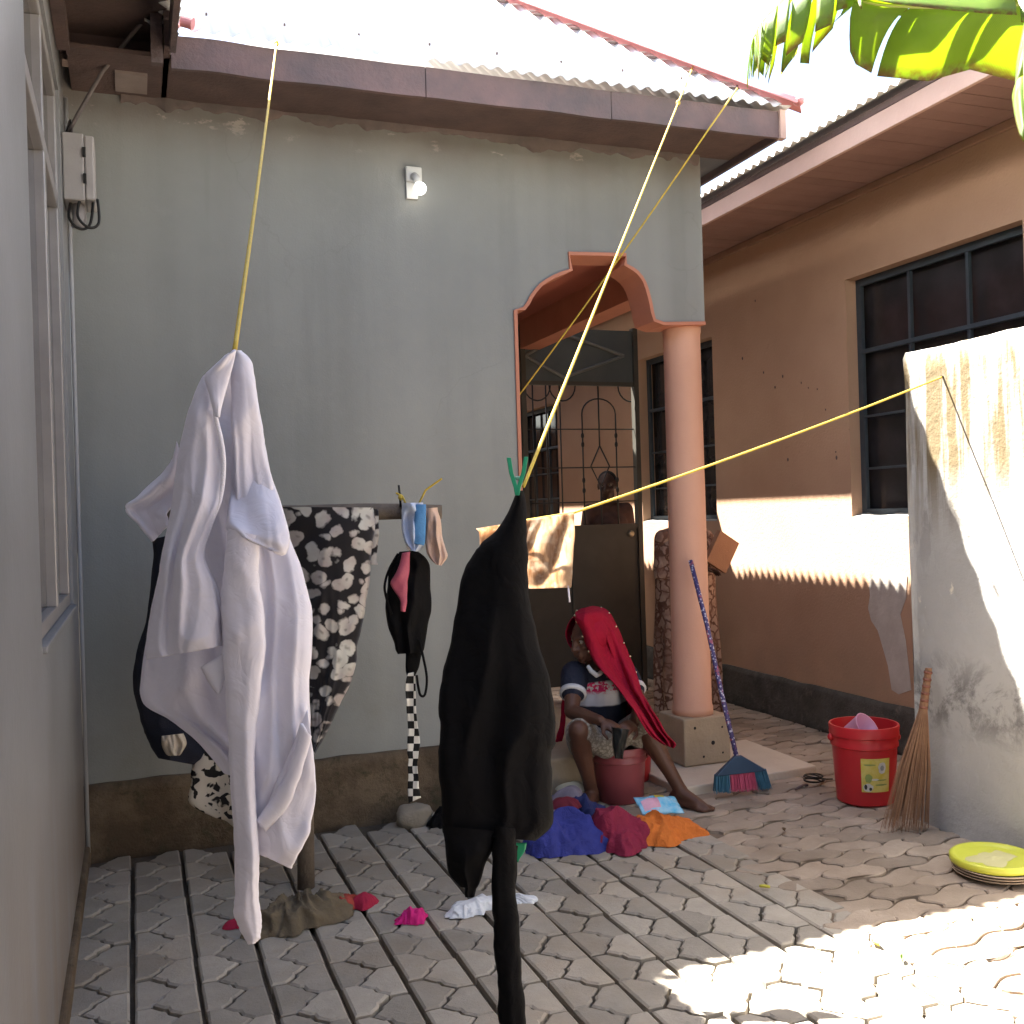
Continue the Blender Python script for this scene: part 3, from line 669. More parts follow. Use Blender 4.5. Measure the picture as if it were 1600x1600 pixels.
# ------------------------------------------------------------------ low boundary wall on the right
def lowtop(y): return 2.118 + .012 * noise.noise((y * 3, 0, 4)) + .006 * noise.noise((y * 14, 2, 4))
def lwf(u, v):
    y = lerp(-1.5, 3.735, u) ; 
    prof = [(0, -.03), (0, .4), (0, .9), (0, 1.4), (0, 1.85), (0, 2.09), (.015, 1e9), (.08, 1e9), (.145, 1e9), (.16, 2.0), (.16, -.03)]
    k = v * (len(prof) - 1); i = min(len(prof) - 2, int(k)); x = lerp(prof[i][0], prof[i + 1][0], k - i)
    z0 = prof[i][1] if prof[i][1] < 9 else lowtop(y); z1 = prof[i + 1][1] if prof[i + 1][1] < 9 else lowtop(y)
    z = lerp(min(z0, lowtop(y)), min(z1, lowtop(y)), k - i)
    wob = .006 * noise.noise((y * 2.3, z * 2.3, 8)) + (.01 * sm(.35, .0, z) if x < .02 else 0) * -1
    end = .012 * noise.noise((0, z * 5, 3)) * sm(.97, 1, u)
    return (XW + x + wob, y + end, z)
mlw = MB().grid(lwf, 110, 30)
nv = 31; n0 = 0
mlw.f.append(tuple(j * 111 + 110 for j in range(31)))
tag(mlw.build('boundary_wall', LOWW, None, True), 'weathered grey and whitewashed boundary wall, half sunlit, in front of the ochre house', 'wall')
struct(B('far_yard_wall', ORANGE, None, (2.97, 13, -.03), (XO, 13.2, 2.6)))
ev = tag(B('far_boundary_wall', LOWW, None, (-9, -9.2, -.03), (12, -9, 2.2)), 'low yard wall far behind the viewer', 'wall')

# ------------------------------------------------------------------ gate across the passage
GY = 7.3; gt = thing('steel_gate', 'dark steel gate with scrolled grille and diamond panel closing the passage', 'gate', (3.3, GY, 0))
gx0, gx1 = 2.80, 3.80; GB, GT_, GL, GTOP = 1.29, 1.33, 2.42, 2.86
B('sheet', DKMETAL, gt, (gx0 + .04, GY, .09), (gx1 - .04, GY + .02, GB))
B('top_rail', DKMETAL, gt, (gx0 + .04, GY - .012, GB), (gx1 - .04, GY + .03, GT_))
for x in (gx0, gx1 - .04): B('post', DKMETAL, gt, (x, GY - .02, 0), (x + .04, GY + .04, GTOP + .02))
B('door_edge', DKMETAL, gt, (3.18, GY - .01, .09), (3.21, GY - .001, GB))
tp = B('top_panel', DKGREY, gt, (gx0 + .04, GY, GL + .032), (gx1 - .04, GY + .015, GTOP)); B('lintel', DKMETAL, gt, (gx0 + .04, GY - .012, GL), (gx1 - .04, GY + .03, GL + .031))
pale = plain('pale_grey_bar_paint', (.16, .17, .165), None, 8, .5, .1)
dm = [(gx0 + .04, 2.64), (3.16, 2.82), (3.68, 2.66), (3.16, 2.48)]
for a, b in zip(dm, dm[1:] + dm[:1]): MB().tube([(a[0], GY - .008, a[1]), (b[0], GY - .008, b[1])], .014, 6).build('diamond_bar', pale, tp)
lk = MB().lathe([(.028, 0), (.026, .012), (.012, .016)], (3.70, GY - .001, 1.25), 18, Matrix.Rotation(R(90), 3, 'X')).build('lock', plain('brass_lock', (.5, .42, .28), None, 9, .4, 0, metal=.5), gt, True)
def gbar(pts, r=.006): MB().tube([(x, GY + .01, z) for x, z in pts], r, 6).build('grille_bar', GRILLE, gt, True)
for xx in (2.90, 3.01, 3.125): gbar([(xx, GT_), (xx, GL)])
for zz in (1.51, 1.78, 2.08): gbar([(gx0 + .04, zz), (gx1 - .04, zz)], .005)
A0 = 3.31; A1 = 3.60
for xx in (A0, A1): gbar([(xx, GT_), (xx, 2.20)]); [MB().sphere((xx, GY + .01, z), (.013, .013, .024), None, 10, 8).build('grille_knot', GRILLE, gt, True) for z in (1.60, 1.68, 1.96, 2.03)]
gbar([(lerp(A0, A1, .5) - .145 * math.cos(a), 2.20 + .12 * math.sin(a)) for a in [math.pi * k / 12 for k in range(13)]])
mxx = (A0 + A1) / 2
gbar([(mxx, GL), (mxx, 1.95)]); gbar([(mxx, 1.95), (mxx - .08, 1.79), (mxx, 1.63), (mxx + .08, 1.79), (mxx, 1.95)]); gbar([(mxx, 1.63), (mxx, GT_)])
for cx_ in (3.15, 3.74, 2.94): gbar([(cx_ - .11 * math.cos(a), GL - .12 * math.sin(a)) for a in [math.pi * k / 10 for k in range(11)] if gx0 < cx_ - .11 * math.cos(a) < gx1 - .03])

# ------------------------------------------------------------------ ropes
def rope(name, pts, r, label, knots=(), group='yellow washing lines'):
    t = thing(name, label, 'rope', pts[0], group)
    P = []
    for a, b in zip(pts, pts[1:]):
        for k in range(12): P.append(Vector(a).lerp(Vector(b), k / 12))
    P.append(Vector(pts[-1]))
    MB().tube(P, r, 8).build('cord', ROPE, t, True)
    for kp in knots: MB().sphere(kp, (r * 2.6, r * 2.6, r * 3.2), None, 12, 8).build('knot', ROPE, t, True)
    return t
def bez(a, b, sag, n=9): return [Vector(a).lerp(Vector(b), k / (n - 1)) + Vector((0, 0, -sag * 4 * (k / (n - 1)) * (1 - k / (n - 1)))) for k in range(n)]
SH = at(367, 545, 1.7); DR = at(818, 760, 2.3)
k1 = ony(432, 68, EY0 - .01)
rope('clothesline', [(.62, 4.62, EZ + .23), k1] + bez(k1, SH, .01)[1:] + [at(360, 700, 1.86), at(330, 795, 4.0)], .0042, 'yellow rope from the tin roof edge down to the white shirt', [k1])
h2 = Vector((2.66, 4.97, 4.02)); k2 = ony(1033, 220, 4.1)
hp = ony(1085, 98, 4.78)
rope('clothesline', bez(hp, DR, .0), .0042, 'yellow rope from the pink roof cap down to the black dress', [hp.lerp(DR, .2)])
e3 = ony(1152, 138, EY0 - .02)
rope('clothesline', [e3, ony(1108, 201, 4.385)] + bez(ony(1108, 201, 4.385), ony(785, 652, 5.16), .02)[1:], .0042, 'yellow rope from the roof eave into the arched porch', [])
T0 = ony(745, 826, 3.1); T1 = ony(897, 801, 3.1); W4 = onx(1472, 589, XW - .004)
rope('clothesline', bez(W4, T1, .012) + [ony(800, 817, 3.1), at(806, 800, 2.42), at(812, 790, 2.34)], .0042, 'yellow rope from the boundary wall nail to the brown towel', [])
B('wall_nail', GRILLE, None, (XW - .012, W4.y - .004, W4.z - .004), (XW + .03, W4.y + .004, W4.z + .004)); tag(bpy.data.objects['wall_nail'], 'small iron nail in the boundary wall holding the rope', 'nail')

# ------------------------------------------------------------------ cloth maker
def crease(x, y, sc, seed):
    s = 0; a = 1
    for o in range(3):
        s += a * (1 - abs(noise.noise((x * sc, y * sc * .55, seed + o * 7)))) ; a *= .5; sc *= 2.1
    return s / 1.75 - .75
def drape(name, mat, parent, rows, Z, nu=36, nv=60, folds=(), bulge=0., crump=.006, csc=9., seed=1., closed=False, zoff=None, solid=.0025, depth=.05, edge=2.2):
    """rows: (xl, yl, xr, yr) sight-line points on the left and right rim of the hanging cloth, at distance Z; folds and hollows are real depth"""
    def d(u, v, xm, ym):
        r = bulge * math.sqrt(max(0, 1 - (2 * u - 1) ** 2))
        for amp, fr_, sk, ph, v0, v1 in folds:
            t = u * fr_ * .62 + sk * v * .8 + ph * 3
            f = 1 - 2.2 * abs(noise.noise((t + .25 * noise.noise((u * 3, v * 3, seed)), v * 1.1 + ph, seed * 1.7 + fr_)))
            r += amp * 1.15 * (f - .4) * sm(v0, v1, v)
        # drag lines running both ways down from where it hangs, and crumpling left from wringing
        for k, an in ((1., .55), (.8, -.65)):
            ca_, sa_ = math.cos(an), math.sin(an)
            r += crump * 1.3 * k * (1 - 2.6 * abs(noise.noise(((xm * ca_ + ym * sa_) * csc * 1.25, (-xm * sa_ + ym * ca_) * csc * .32, seed * 3 + k))) - .3) * (.5 + noise.noise((xm * 5, ym * 5, seed)))
        r += crump * crease(xm, ym, csc, seed) * 1.1
        return r
    m = MB()
    def fn(u, v, side=1):
        xl_, yl_, xr_, yr_ = crr(rows, v); hh_ = (rows[-1][1] - rows[0][1]) / 45.
        xl_ += edge * (noise.noise((v * hh_, 1.3, seed)) + .5 * noise.noise((v * hh_ * 2.7, 4.3, seed))) * 1.6; xr_ += edge * (noise.noise((v * hh_, 7.3, seed)) + .5 * noise.noise((v * hh_ * 2.7, 9.1, seed))) * 1.6
        x = lerp(xl_, xr_, u); y = lerp(yl_, yr_, u)
        q = at(x, y, Z); xm = q.x * math.cos(YAW) - q.y * math.sin(YAW); ym = q.z
        dd = d(u, v, xm, ym) + (zoff(u, v) if zoff else 0)
        if closed:
            e = math.sqrt(max(0, 1 - (2 * u - 1) ** 2)) ** .7
            dd = (dd + depth) * e if side > 0 else -(depth + .6 * crump * crease(xm + 5, ym, csc, seed)) * e
        return at(x, y, Z - dd)
    def uvf(u, v): xl_, yl_, xr_, yr_ = crr(rows, v); return (lerp(xl_, xr_, u) / FPX * Z, lerp(yl_, yr_, u) / FPX * Z)
    if closed:
        def ring(a, v): return fn(a * 2, v, 1) if a <= .5 else fn(2 - a * 2, v, -1)
        def uvr(a, v): return uvf(a * 2, v) if a <= .5 else uvf(2 - a * 2, v)
        m.grid(ring, nu * 2, nv, True, uvr); return m.build(name, mat, parent, True)
    m.grid(fn, nu, nv, False, uvf); return m.build(name, mat, parent, True, solid=solid)

# ------------------------------------------------------------------ the white shirt
ws = thing('white_shirt', 'large white cotton shirt hanging from the yellow rope in the left foreground', 'shirt', at(367, 1100, 1.7))
ZS = 1.7
drape('back_panel', WHITEC, ws, [(352, 566, 384, 556), (330, 600, 396, 590), (300, 650, 408, 660), (275, 730, 418, 720), (262, 840, 445, 830), (240, 940, 484, 940), (224, 1040, 482, 1040), (222, 1095, 484, 1120), (262, 1122, 484, 1180), (300, 1150, 486, 1215), (352, 1208, 488, 1250)], ZS + .045, 44, 80, [(.04, 3.0, .5, .1, 0, .3), (.02, 7, -.8, .4, .2, .6)], 0, .012, 7, 3, edge=1.2)
LP = [(350, 560, 366, 547), (326, 582, 362, 572), (316, 592, 348, 610), (298, 635, 338, 645), (284, 690, 347, 690), (276, 735, 351, 730), (270, 780, 345, 778), (258, 845, 328, 825), (250, 890, 318, 868), (242, 930, 336, 915), (232, 980, 348, 955), (229, 1012, 351, 985), (231, 1030, 352, 1008)]
drape('front_panel', WHITEC, ws, LP, ZS - .04, 48, 110, [(.03, 2.0, .5, .25, .1, .5), (.014, 5, 1.2, .1, .2, .6)], .03, .015, 6, 11, edge=1.2, zoff=lambda u, v: .03 * u * sm(.1, .35, v) - .06 * sm(.12, 0, v))
SEAM = plain('white_stitched_hem', (.82, .81, .87), (.76, .75, .82), 30, .9, .4, 300, .15)
drape('hem', SEAM, ws, [(r[2] - 4, r[3], r[2] + 1, r[3]) for r in LP[2:]], ZS - .085, 5, 90, [], .004, .002, 20, 12, edge=.6, solid=.003)
drape('collar', WHITEC, ws, [(352, 557, 367, 546), (331, 577, 363, 568), (321, 590, 355, 598), (329, 618, 346, 630), (337, 650, 341, 652)], ZS - .085, 20, 30, [(.012, 1.4, .2, .2, 0, .2)], .012, .005, 14, 5, solid=.004, edge=.8)
drape('front_panel', WHITEC, ws, [(366, 547, 376, 548), (364, 560, 390, 563), (362, 585, 396, 585), (362, 625, 402, 630), (362, 665, 411, 672), (364, 700, 415, 712), (362, 760, 432, 775), (360, 820, 452, 840), (358, 880, 474, 900), (357, 940, 487, 960), (357, 1000, 486, 1020), (360, 1060, 481, 1080), (368, 1120, 484, 1140), (374, 1180, 488, 1200), (380, 1240, 490, 1246), (388, 1290, 474, 1300), (398, 1325, 462, 1335), (404, 1334, 455, 1356)], ZS - .015, 48, 120, [(.036, 2.4, -.35, .1, .05, .5), (.016, 5, .9, .6, .2, .7)], .03, .015, 6, 17, edge=1.2)
drape('shirt_tail', WHITEC, ws, [(482, 1110, 490, 1180), (450, 1180, 491, 1246), (420, 1250, 482, 1300), (400, 1300, 464, 1340), (398, 1328, 455, 1357)], ZS - .075, 24, 34, [(.02, 1.6, .4, .2, 0, .3)], .01, .005, 9, 21)
drape('tail_fold', WHITEC, ws, [(470, 1130, 484, 1150), (452, 1195, 470, 1205), (432, 1240, 450, 1255), (402, 1284, 416, 1298)], ZS - .095, 10, 24, [], .008, .003, 9, 23, solid=.005)
drape('short_sleeve', WHITEC, ws, [(272, 722, 275, 690), (240, 752, 285, 745), (216, 778, 284, 775), (197, 795, 262, 800), (218, 820, 262, 812), (240, 846, 262, 822)], ZS + .0, 26, 36, [(.016, 1.5, .3, .3, 0, .2)], .0, .004, 10, 28, solid=.005)
drape('short_sleeve', WHITEC, ws, [(372, 660, 408, 665), (366, 720, 414, 720), (360, 770, 436, 780), (355, 812, 450, 838), (354, 824, 446, 862), (356, 828, 440, 867)], ZS - .055, 34, 44, [(.022, 2.6, .4, .2, .2, .6)], .02, .009, 9, 31, solid=.004, edge=1., zoff=lambda u, v: lerp(-.085, .03, sm(.0, .75, v)))
drape('long_sleeve', WHITEC, ws, [(356, 826, 408, 838), (350, 880, 404, 890), (345, 940, 412, 950), (348, 1010, 414, 1030), (352, 1090, 404, 1100), (358, 1180, 398, 1180), (361, 1260, 402, 1260), (365, 1330, 404, 1330), (366, 1400, 406, 1400), (366, 1430, 408, 1440), (376, 1455, 407, 1462), (386, 1476, 398, 1474)], ZS - .09, 26, 100, [(.012, 1.6, .35, .3, .1, .4)], .0, .006, 9, 34, closed=True, depth=.028)
drape('cuff_tab', WHITEC, ws, [(312, 1042, 352, 1020), (322, 1060, 352, 1045), (334, 1080, 346, 1070), (338, 1084, 342, 1082)], ZS - .09, 8, 10, [], .004, .002, 9, 36)

# ------------------------------------------------------------------ the black dress with green peg
bd = thing('black_dress', 'long plain black dress pegged on the yellow rope in the middle foreground', 'dress', at(780, 1300, 2.3))
ZD = 2.3
drape('bodice', BLACKC, bd, [(806, 768, 819, 766), (796, 795, 822, 800), (778, 825, 824, 850), (752, 850, 827, 900), (738, 866, 829, 940), (722, 900, 834, 975), (712, 960, 842, 1010), (702, 1010, 856, 1050), (692, 1060, 866, 1100), (686, 1105, 868, 1150), (690, 1135, 864, 1178), (686, 1180, 862, 1200), (688, 1230, 863, 1240), (690, 1275, 862, 1290), (693, 1302, 838, 1314)], ZD, 40, 90, [(.022, 3.2, .25, .15, .15, .6), (.008, 8, -.3, .4, .3, .7)], 0, .006, 6, 41, closed=True, depth=.06)
drape('skirt_tail', BLACKC, bd, [(690, 1290, 790, 1300), (696, 1330, 770, 1330), (700, 1360, 758, 1356), (716, 1384, 748, 1382), (726, 1388, 742, 1390), (727, 1402, 740, 1402)], ZD - .02, 24, 40, [(.02, 2.2, .3, .2, 0, .3)], 0, .006, 8, 46, closed=True, depth=.045)
drape('sleeve', BLACKC, bd, [(772, 1290, 806, 1295), (768, 1340, 806, 1340), (767, 1400, 807, 1385), (770, 1450, 811, 1430), (774, 1490, 814, 1480), (779, 1540, 816, 1530), (780, 1590, 822, 1580), (786, 1640, 822, 1640), (789, 1700, 817, 1700)], ZD - .05, 16, 70, [(.01, 1.3, .6, .3, 0, .3)], 0, .006, 9, 48, closed=True, depth=.03)
drape('tie', BLACKC, bd, [(802, 1318, 809, 1322), (800, 1350, 808, 1350), (800, 1378, 808, 1378), (798, 1386, 801, 1387)], ZD - .03, 8, 16, [], 0, .002, 9, 50, closed=True, depth=.01)
drape('green_lining', PLAST_G, bd, [(799, 1317, 823, 1317), (803, 1328, 820, 1328), (806, 1340, 812, 1341), (808, 1347, 810, 1347)], ZD + .01, 6, 8, [], 0, .002, 9, 51)
pg = thing('clothes_peg', 'green plastic clothes peg holding the black dress on the rope', 'clothes peg', at(810, 760, 2.26))
for pts in ([(795, 715), (799, 740), (806, 762), (808, 774)], [(822, 714), (818, 738), (811, 760), (808, 774)]):
    m = MB(); q = [at(x, y, 2.235) for x, y in pts]; sd = CR * .0048; dp = F_ * .006
    for a in q: m.v += [tuple(a - sd - dp), tuple(a + sd - dp), tuple(a + sd + dp), tuple(a - sd + dp)]
    for i in range(3):
        for k in range(4): a = 4 * i + k; b = 4 * i + (k + 1) % 4; m.f.append((a, b, b + 4, a + 4))
    m.f += [(3, 2, 1, 0), (12, 13, 14, 15)]
    m.build('jaw', PLAST_G, pg, bevel=.0012)
MB().tube([at(803, 748, 2.235), at(815, 746, 2.235)], .004, 10).build('spring', plain('pale_green_spring', (.2, .5, .36), None, 5, .4, 0), pg, True)

# ------------------------------------------------------------------ washing rack and what hangs on it
ZR = 4.05; WOOD = plain('grey_brown_pole_wood', (.19, .155, .12), (.11, .085, .065), 12, .85, .6, 60)
rk = thing('washing_rack', 'rough timber post with a horizontal pole for drying clothes', 'rack', onz(478, 1385))
pb = onz(478, 1385); pt = at(459, 806, ZR)
MB().tube([pb + Vector((0, 0, -.02)), pb.lerp(pt, .3) + Vector((.012, 0, 0)), pb.lerp(pt, .7) + Vector((-.006, 0, 0)), pt], [.034, .031, .031, .028], 14).build('post', WOOD, rk, True)
MB().tube([at(232, 806, ZR), at(330, 803, ZR), at(470, 802, ZR), at(560, 800, ZR), at(628, 799, ZR), at(690, 800, ZR)], [.027, .03, .032, .034, .031, .028], 14).build('pole', WOOD, rk, True)
MB().tube([at(626, 792, ZR - .03), at(625, 775, ZR - .03), at(623, 758, ZR - .03)], .0045, 8).build('hook_wire', GRILLE, rk, True)
rope('rope_end', [at(619, 770, ZR - .035), at(629, 776, ZR - .04), at(634, 787, ZR - .04)], .004, 'short yellow rope knotted round the end of the rack pole', [at(626, 777, ZR - .036)], None)
rope('rope_end', [at(655, 786, ZR - .04), at(665, 766, ZR - .05), at(680, 755, ZR - .06), at(690, 748, ZR - .07)], .004, 'loose yellow rope end sticking up above the pale cloths', [], None)
FLO = mat_floral('black_floral_cloth', (.014, .012, .014), (.50, .49, .45), (.40, .35, .33), 5.6, .80)
fd = drape('floral_dress', FLO, None, [(440, 792, 583, 793), (442, 815, 586, 812), (448, 850, 582, 850), (458, 900, 578, 900), (468, 960, 570, 950), (474, 1010, 560, 1000), (478, 1060, 554, 1050), (482, 1110, 532, 1100), (484, 1150, 508, 1145), (486, 1178, 492, 1178)], ZR - .06, 44, 80, [(.03, 3.2, .4, .2, 0, .25), (.01, 8, .8, .2, .1, .4)], .02, .01, 8, 61, closed=True, depth=.05)
tag(fd, 'black and white floral dress folded over the rack pole', 'dress')
drape('side_flap', FLO, fd, [(570, 794, 590, 796), (572, 830, 592, 830), (574, 865, 590, 862), (576, 882, 590, 882)], ZR - .03, 10, 20, [], .01, .004, 9, 63)
drape('blouse', WHITEC, fd, [(484, 980, 488, 980), (484, 1060, 489, 1060), (484, 1160, 489, 1160), (485, 1180, 488, 1180)], ZR - .1, 6, 14, [], 0, .003, 9, 64).name = 'pale_lining'
nv_ = drape('navy_trousers', plain('navy_cloth', (.018, .02, .032), (.012, .013, .022), 5, .9, .3, 150), None, [(238, 842, 440, 800), (236, 900, 450, 900), (226, 980, 455, 1000), (212, 1020, 455, 1080), (210, 1080, 440, 1120), (220, 1130, 420, 1160), (228, 1152, 380, 1180), (246, 1185, 330, 1200)], ZR - .07, 40, 60, [(.03, 3.5, .3, .1, 0, .3)], .02, .008, 8, 66, closed=True, depth=.05)
tag(nv_, 'dark navy garment on the rack behind the white shirt', 'garment')
cr_ = drape('cream_cuff', plain('cream_knit', (.52, .45, .36), (.40, .34, .26), 20, .95, .5, 80), None, [(252, 1150, 286, 1146), (252, 1165, 290, 1162), (258, 1178, 284, 1176), (266, 1181, 280, 1180)], ZR - .185, 20, 20, [(.012, 6, .1, .1, -.5, -.1)], .012, .003, 9, 68)
tag(cr_, 'cream ribbed cuff showing below the navy garment', 'garment')
lo_ = drape('leopard_cloth', mat_leopard(), None, [(318, 1130, 420, 1130), (302, 1190, 415, 1190), (300, 1220, 410, 1220), (297, 1255, 400, 1250), (330, 1275, 392, 1270), (352, 1282, 378, 1288), (364, 1292, 372, 1294)], ZR - .1, 30, 40, [(.03, 2.6, .5, .2, 0, .3)], .01, .008, 9, 70, closed=True, depth=.03)
tag(lo_, 'black and cream leopard print cloth low on the rack behind the white shirt', 'cloth')
bl_ = drape('blue_cloth', plain('pale_blue_white_print', (.58, .62, .75), (.40, .52, .72), 30, .9, .3, 120, sheen=.2), None, [(630, 786, 660, 785), (629, 805, 664, 800), (628, 830, 664, 830), (633, 850, 662, 852), (640, 860, 652, 862)], ZR - .05, 22, 26, [(.022, 4.6, .3, .2, 0, .2)], .015, .014, 16, 72, closed=True, depth=.03)
tag(bl_, 'small pale blue and white cloth over the rack pole end', 'cloth')
drape('blue_band', plain('mid_blue_cloth', (.10, .28, .55), (.08, .22, .45), 20, .9, .3), bl_, [(650, 788, 664, 788), (648, 815, 664, 815), (646, 838, 663, 838), (648, 850, 662, 852)], ZR - .1, 10, 20, [], .008, .004, 12, 73)
be_ = drape('peach_cloth', plain('peach_cloth', (.62, .45, .36), (.54, .38, .30), 12, .9, .3, 150), None, [(664, 794, 684, 793), (664, 815, 688, 810), (664, 840, 692, 840), (668, 862, 697, 858), (674, 874, 700, 870), (682, 882, 690, 884)], ZR - .05, 20, 28, [(.026, 4.2, .4, .4, 0, .3)], .012, .012, 16, 75, closed=True, depth=.025)
tag(be_, 'small peach coloured cloth at the very end of the rack pole', 'cloth')
br_ = thing('black_underwear', 'bundle of black underwear with pink trim hung below the blue cloth', 'underwear', at(640, 940, ZR))
drape('black_cloth', BLACKC, br_, [(624, 862, 650, 860), (612, 880, 668, 878), (606, 910, 672, 910), (604, 950, 674, 945), (608, 985, 668, 975), (618, 1012, 664, 1010), (622, 1022, 660, 1020)], ZR, 26, 40, [(.03, 3.5, .3, .1, 0, .2)], .02, .01, 12, 77, closed=True, depth=.04)
drape('pink_trim', plain('dusty_pink_satin', (.46, .10, .15), (.36, .08, .12), 20, .6, .3), br_, [(628, 864, 640, 862), (620, 895, 638, 890), (612, 912, 636, 910), (624, 935, 634, 935), (627, 955, 632, 956)], ZR - .085, 12, 24, [], .012, .005, 14, 79)
drape('grey_tie', BLACKC, br_, [(634, 1018, 660, 1018), (634, 1050, 652, 1045), (636, 1065, 645, 1065), (638, 1095, 643, 1095)], ZR - .01, 8, 20, [], 0, .003, 12, 80, closed=True, depth=.01)
MB().tube(smooth([at(x, y, ZR - .05) for x, y in ((655, 1000), (662, 1030), (667, 1060), (664, 1085), (657, 1086), (653, 1070), (651, 1055))]), .005, 8).build('strap', BLACKC, br_, True)
MB().tube(smooth([at(x, y, ZR - .05) for x, y in ((622, 865), (608, 890), (601, 915), (604, 935), (612, 960))]), .005, 8).build('strap', BLACKC, br_, True)
MB().tube([at(640, 800, ZR + .01), at(640, 862, ZR)], .003, 6).build('hanging_cord', GRILLE, br_, True)
MB().sphere(at(640, 853, ZR - .06), (.014, .01, .018), None, 10, 8).build('white_clip', PWHITE, br_, True)
ck_ = drape('checked_strap', mat_check(), None, [(637, 1052, 647, 1050), (636, 1090, 648, 1090), (636, 1130, 650, 1130), (636, 1170, 655, 1165), (639, 1195, 652, 1195), (637, 1225, 654, 1225), (640, 1255, 656, 1246)], ZR - .04, 8, 40, [(.012, .9, 1.5, .2, 0, .1)], 0, .003, 12, 82)
tag(ck_, 'narrow black and white checked strap dangling against the grey wall', 'strap')
tw = drape('brown_towel', mat_towel(), None, [(744, 826, 897, 801), (748, 833, 897, 820), (750, 850, 898, 850), (752, 880, 896, 880), (756, 905, 894, 903), (757, 921, 892, 918)], 3.29, 50, 40, [(.02, 4.2, .15, .3, 0, .3)], 0, .006, 11, 84)
tag(tw, 'pale brown towel on the yellow rope, half in sun behind the black dress', 'towel')
MB().tube([at(888, 915, 3.28), at(889, 930, 3.28), at(890, 941, 3.28)], .003, 6).build('thread', WHITEC, tw, True)

# ------------------------------------------------------------------ heaps of cloth and other things on the paving
def heap(name, mat, c, rx, ry, h, rot, seed, label, cat, parent=None, group=None, fold=.35, sc=7.):
    def fn(u, v):
        a = 2 * math.pi * u; r = v
        ex = 1 + .45 * noise.noise((math.cos(a) * 1.3, math.sin(a) * 1.3, seed)) + .18 * noise.noise((math.cos(a) * 4, math.sin(a) * 4, seed + 3))
        x = rx * ex * r * math.cos(a); y = ry * ex * r * math.sin(a)
        wx = x + .07 * noise.noise((x * 7, y * 7, seed + 1)); wy = y + .07 * noise.noise((x * 7, y * 7, seed + 2))
        rg_ = 0; k_ = 1.; f_ = sc * .95
        for o_ in range(3):
            n_ = 1 - 2.2 * abs(noise.noise((wx * f_ + .3 * wy * f_, wy * f_ * .85, seed + o_ * 5))); rg_ += k_ * (n_ * abs(n_) - .1); k_ *= .5; f_ *= 1.9
        z = h * .62 * (1 - r ** 2.4) * (.8 + .8 * noise.noise((x * 6 + seed, y * 6, seed))) + h * fold * 1.0 * (rg_ + .2) * (1 - r ** 5) * .62
        z = max(0.003 - .015 * r + .004 * rg_, z)
        x += .02 * rg_ * math.cos(a) * r; y += .02 * rg_ * math.sin(a) * r
        q = Matrix.Rotation(rot, 3, 'Z') @ Vector((x, y, 0)); return (c[0] + q.x, c[1] + q.y, c[2] + z)
    o = MB().grid(fn, 110, 34, True).build(name, mat, parent, True)
    return tag(o, label, cat, group) if label else o
BLUE = plain('royal_blue_cloth', (.035, .045, .25), (.025, .03, .17), 8, .85, .3, 150, wrinkle=.45, wsc=20)
MARO = plain('maroon_cloth', (.23, .012, .045), (.17, .01, .035), 8, .8, .3, 150, wrinkle=.45, wsc=20)
ORNG = plain('orange_cloth', (.62, .17, .025), (.52, .13, .02), 8, .8, .3, 150, wrinkle=.45, wsc=20)
heap('blue_clothes', BLUE, onz(878, 1318), .20, .16, .18, .3, 3, 'heap of royal blue washing on the paving beside the black dress', 'clothes')
heap('blue_clothes', plain('dark_blue_cloth', (.02, .03, .12), (.015, .02, .08), 8, .85, .3), onz(915, 1283), .12, .10, .15, .9, 5, 'dark blue washing piled against the dark pink bucket', 'clothes')
heap('maroon_clothes', MARO, onz(966, 1318), .12, .14, .19, .2, 8, 'heap of maroon washing in front of the dark pink bucket', 'clothes')
heap('orange_clothes', ORNG, onz(1030, 1308), .175, .10, .13, -.1, 12, 'orange washing heaped on the paving beside the maroon heap', 'clothes')
heap('grey_clothes', plain('faded_grey_cloth', (.26, .22, .27), (.17, .15, .19), 14, .9, .3), onz(882, 1268), .13, .12, .13, .4, 15, 'faded grey washing behind the blue heap', 'clothes')
heap('maroon_rag', plain('dark_red_cloth', (.16, .015, .03), None, 8, .85, .3), onz(885, 1290) + Vector((0, 0, .09)), .055, .05, .05, 0, 19, 'small dark red rag lying on the blue heap', 'rag')
heap('cream_rag', plain('cream_cloth', (.55, .52, .40), None, 8, .85, .3), onz(898, 1262) + Vector((0, .03, .08)), .08, .035, .045, .2, 22, 'small cream rag on the grey washing', 'rag')
heap('pink_rag', plain('hot_pink_cloth', (.62, .015, .20), (.5, .01, .15), 14, .8, .3), onz(641, 1436), .052, .045, .052, .4, 25, 'crumpled hot pink cloth alone on the paving', 'cloth', sc=16)
heap('white_rag', plain('white_rag_cloth', (.70, .72, .74), (.6, .62, .65), 14, .85, .3), onz(745, 1420), .11, .05, .045, .25, 28, 'crumpled white cloth on the paving behind the black sleeve', 'cloth', sc=13)
heap('white_rag', MATS['white_rag_cloth'], onz(812, 1408), .05, .04, .03, .1, 31, 'small white cloth scrap on the paving right of the black sleeve', 'cloth', sc=14)
rg = heap('brown_rag', plain('olive_brown_cloth', (.155, .12, .075), (.095, .075, .05), 9, .9, .4), onz(468, 1438), .20, .10, .12, .25, 34, 'twisted olive brown rag with red ends at the foot of the rack post', 'rag', sc=15)
heap('red_end', plain('faded_red_cloth', (.40, .06, .045), (.28, .05, .03), 9, .9, .4), onz(530, 1420), .11, .05, .06, .35, 36, None, None, rg)
heap('pink_end', plain('crimson_cloth', (.42, .02, .06), None, 9, .9, .3), onz(568, 1412), .04, .04, .05, .3, 38, None, None, rg)
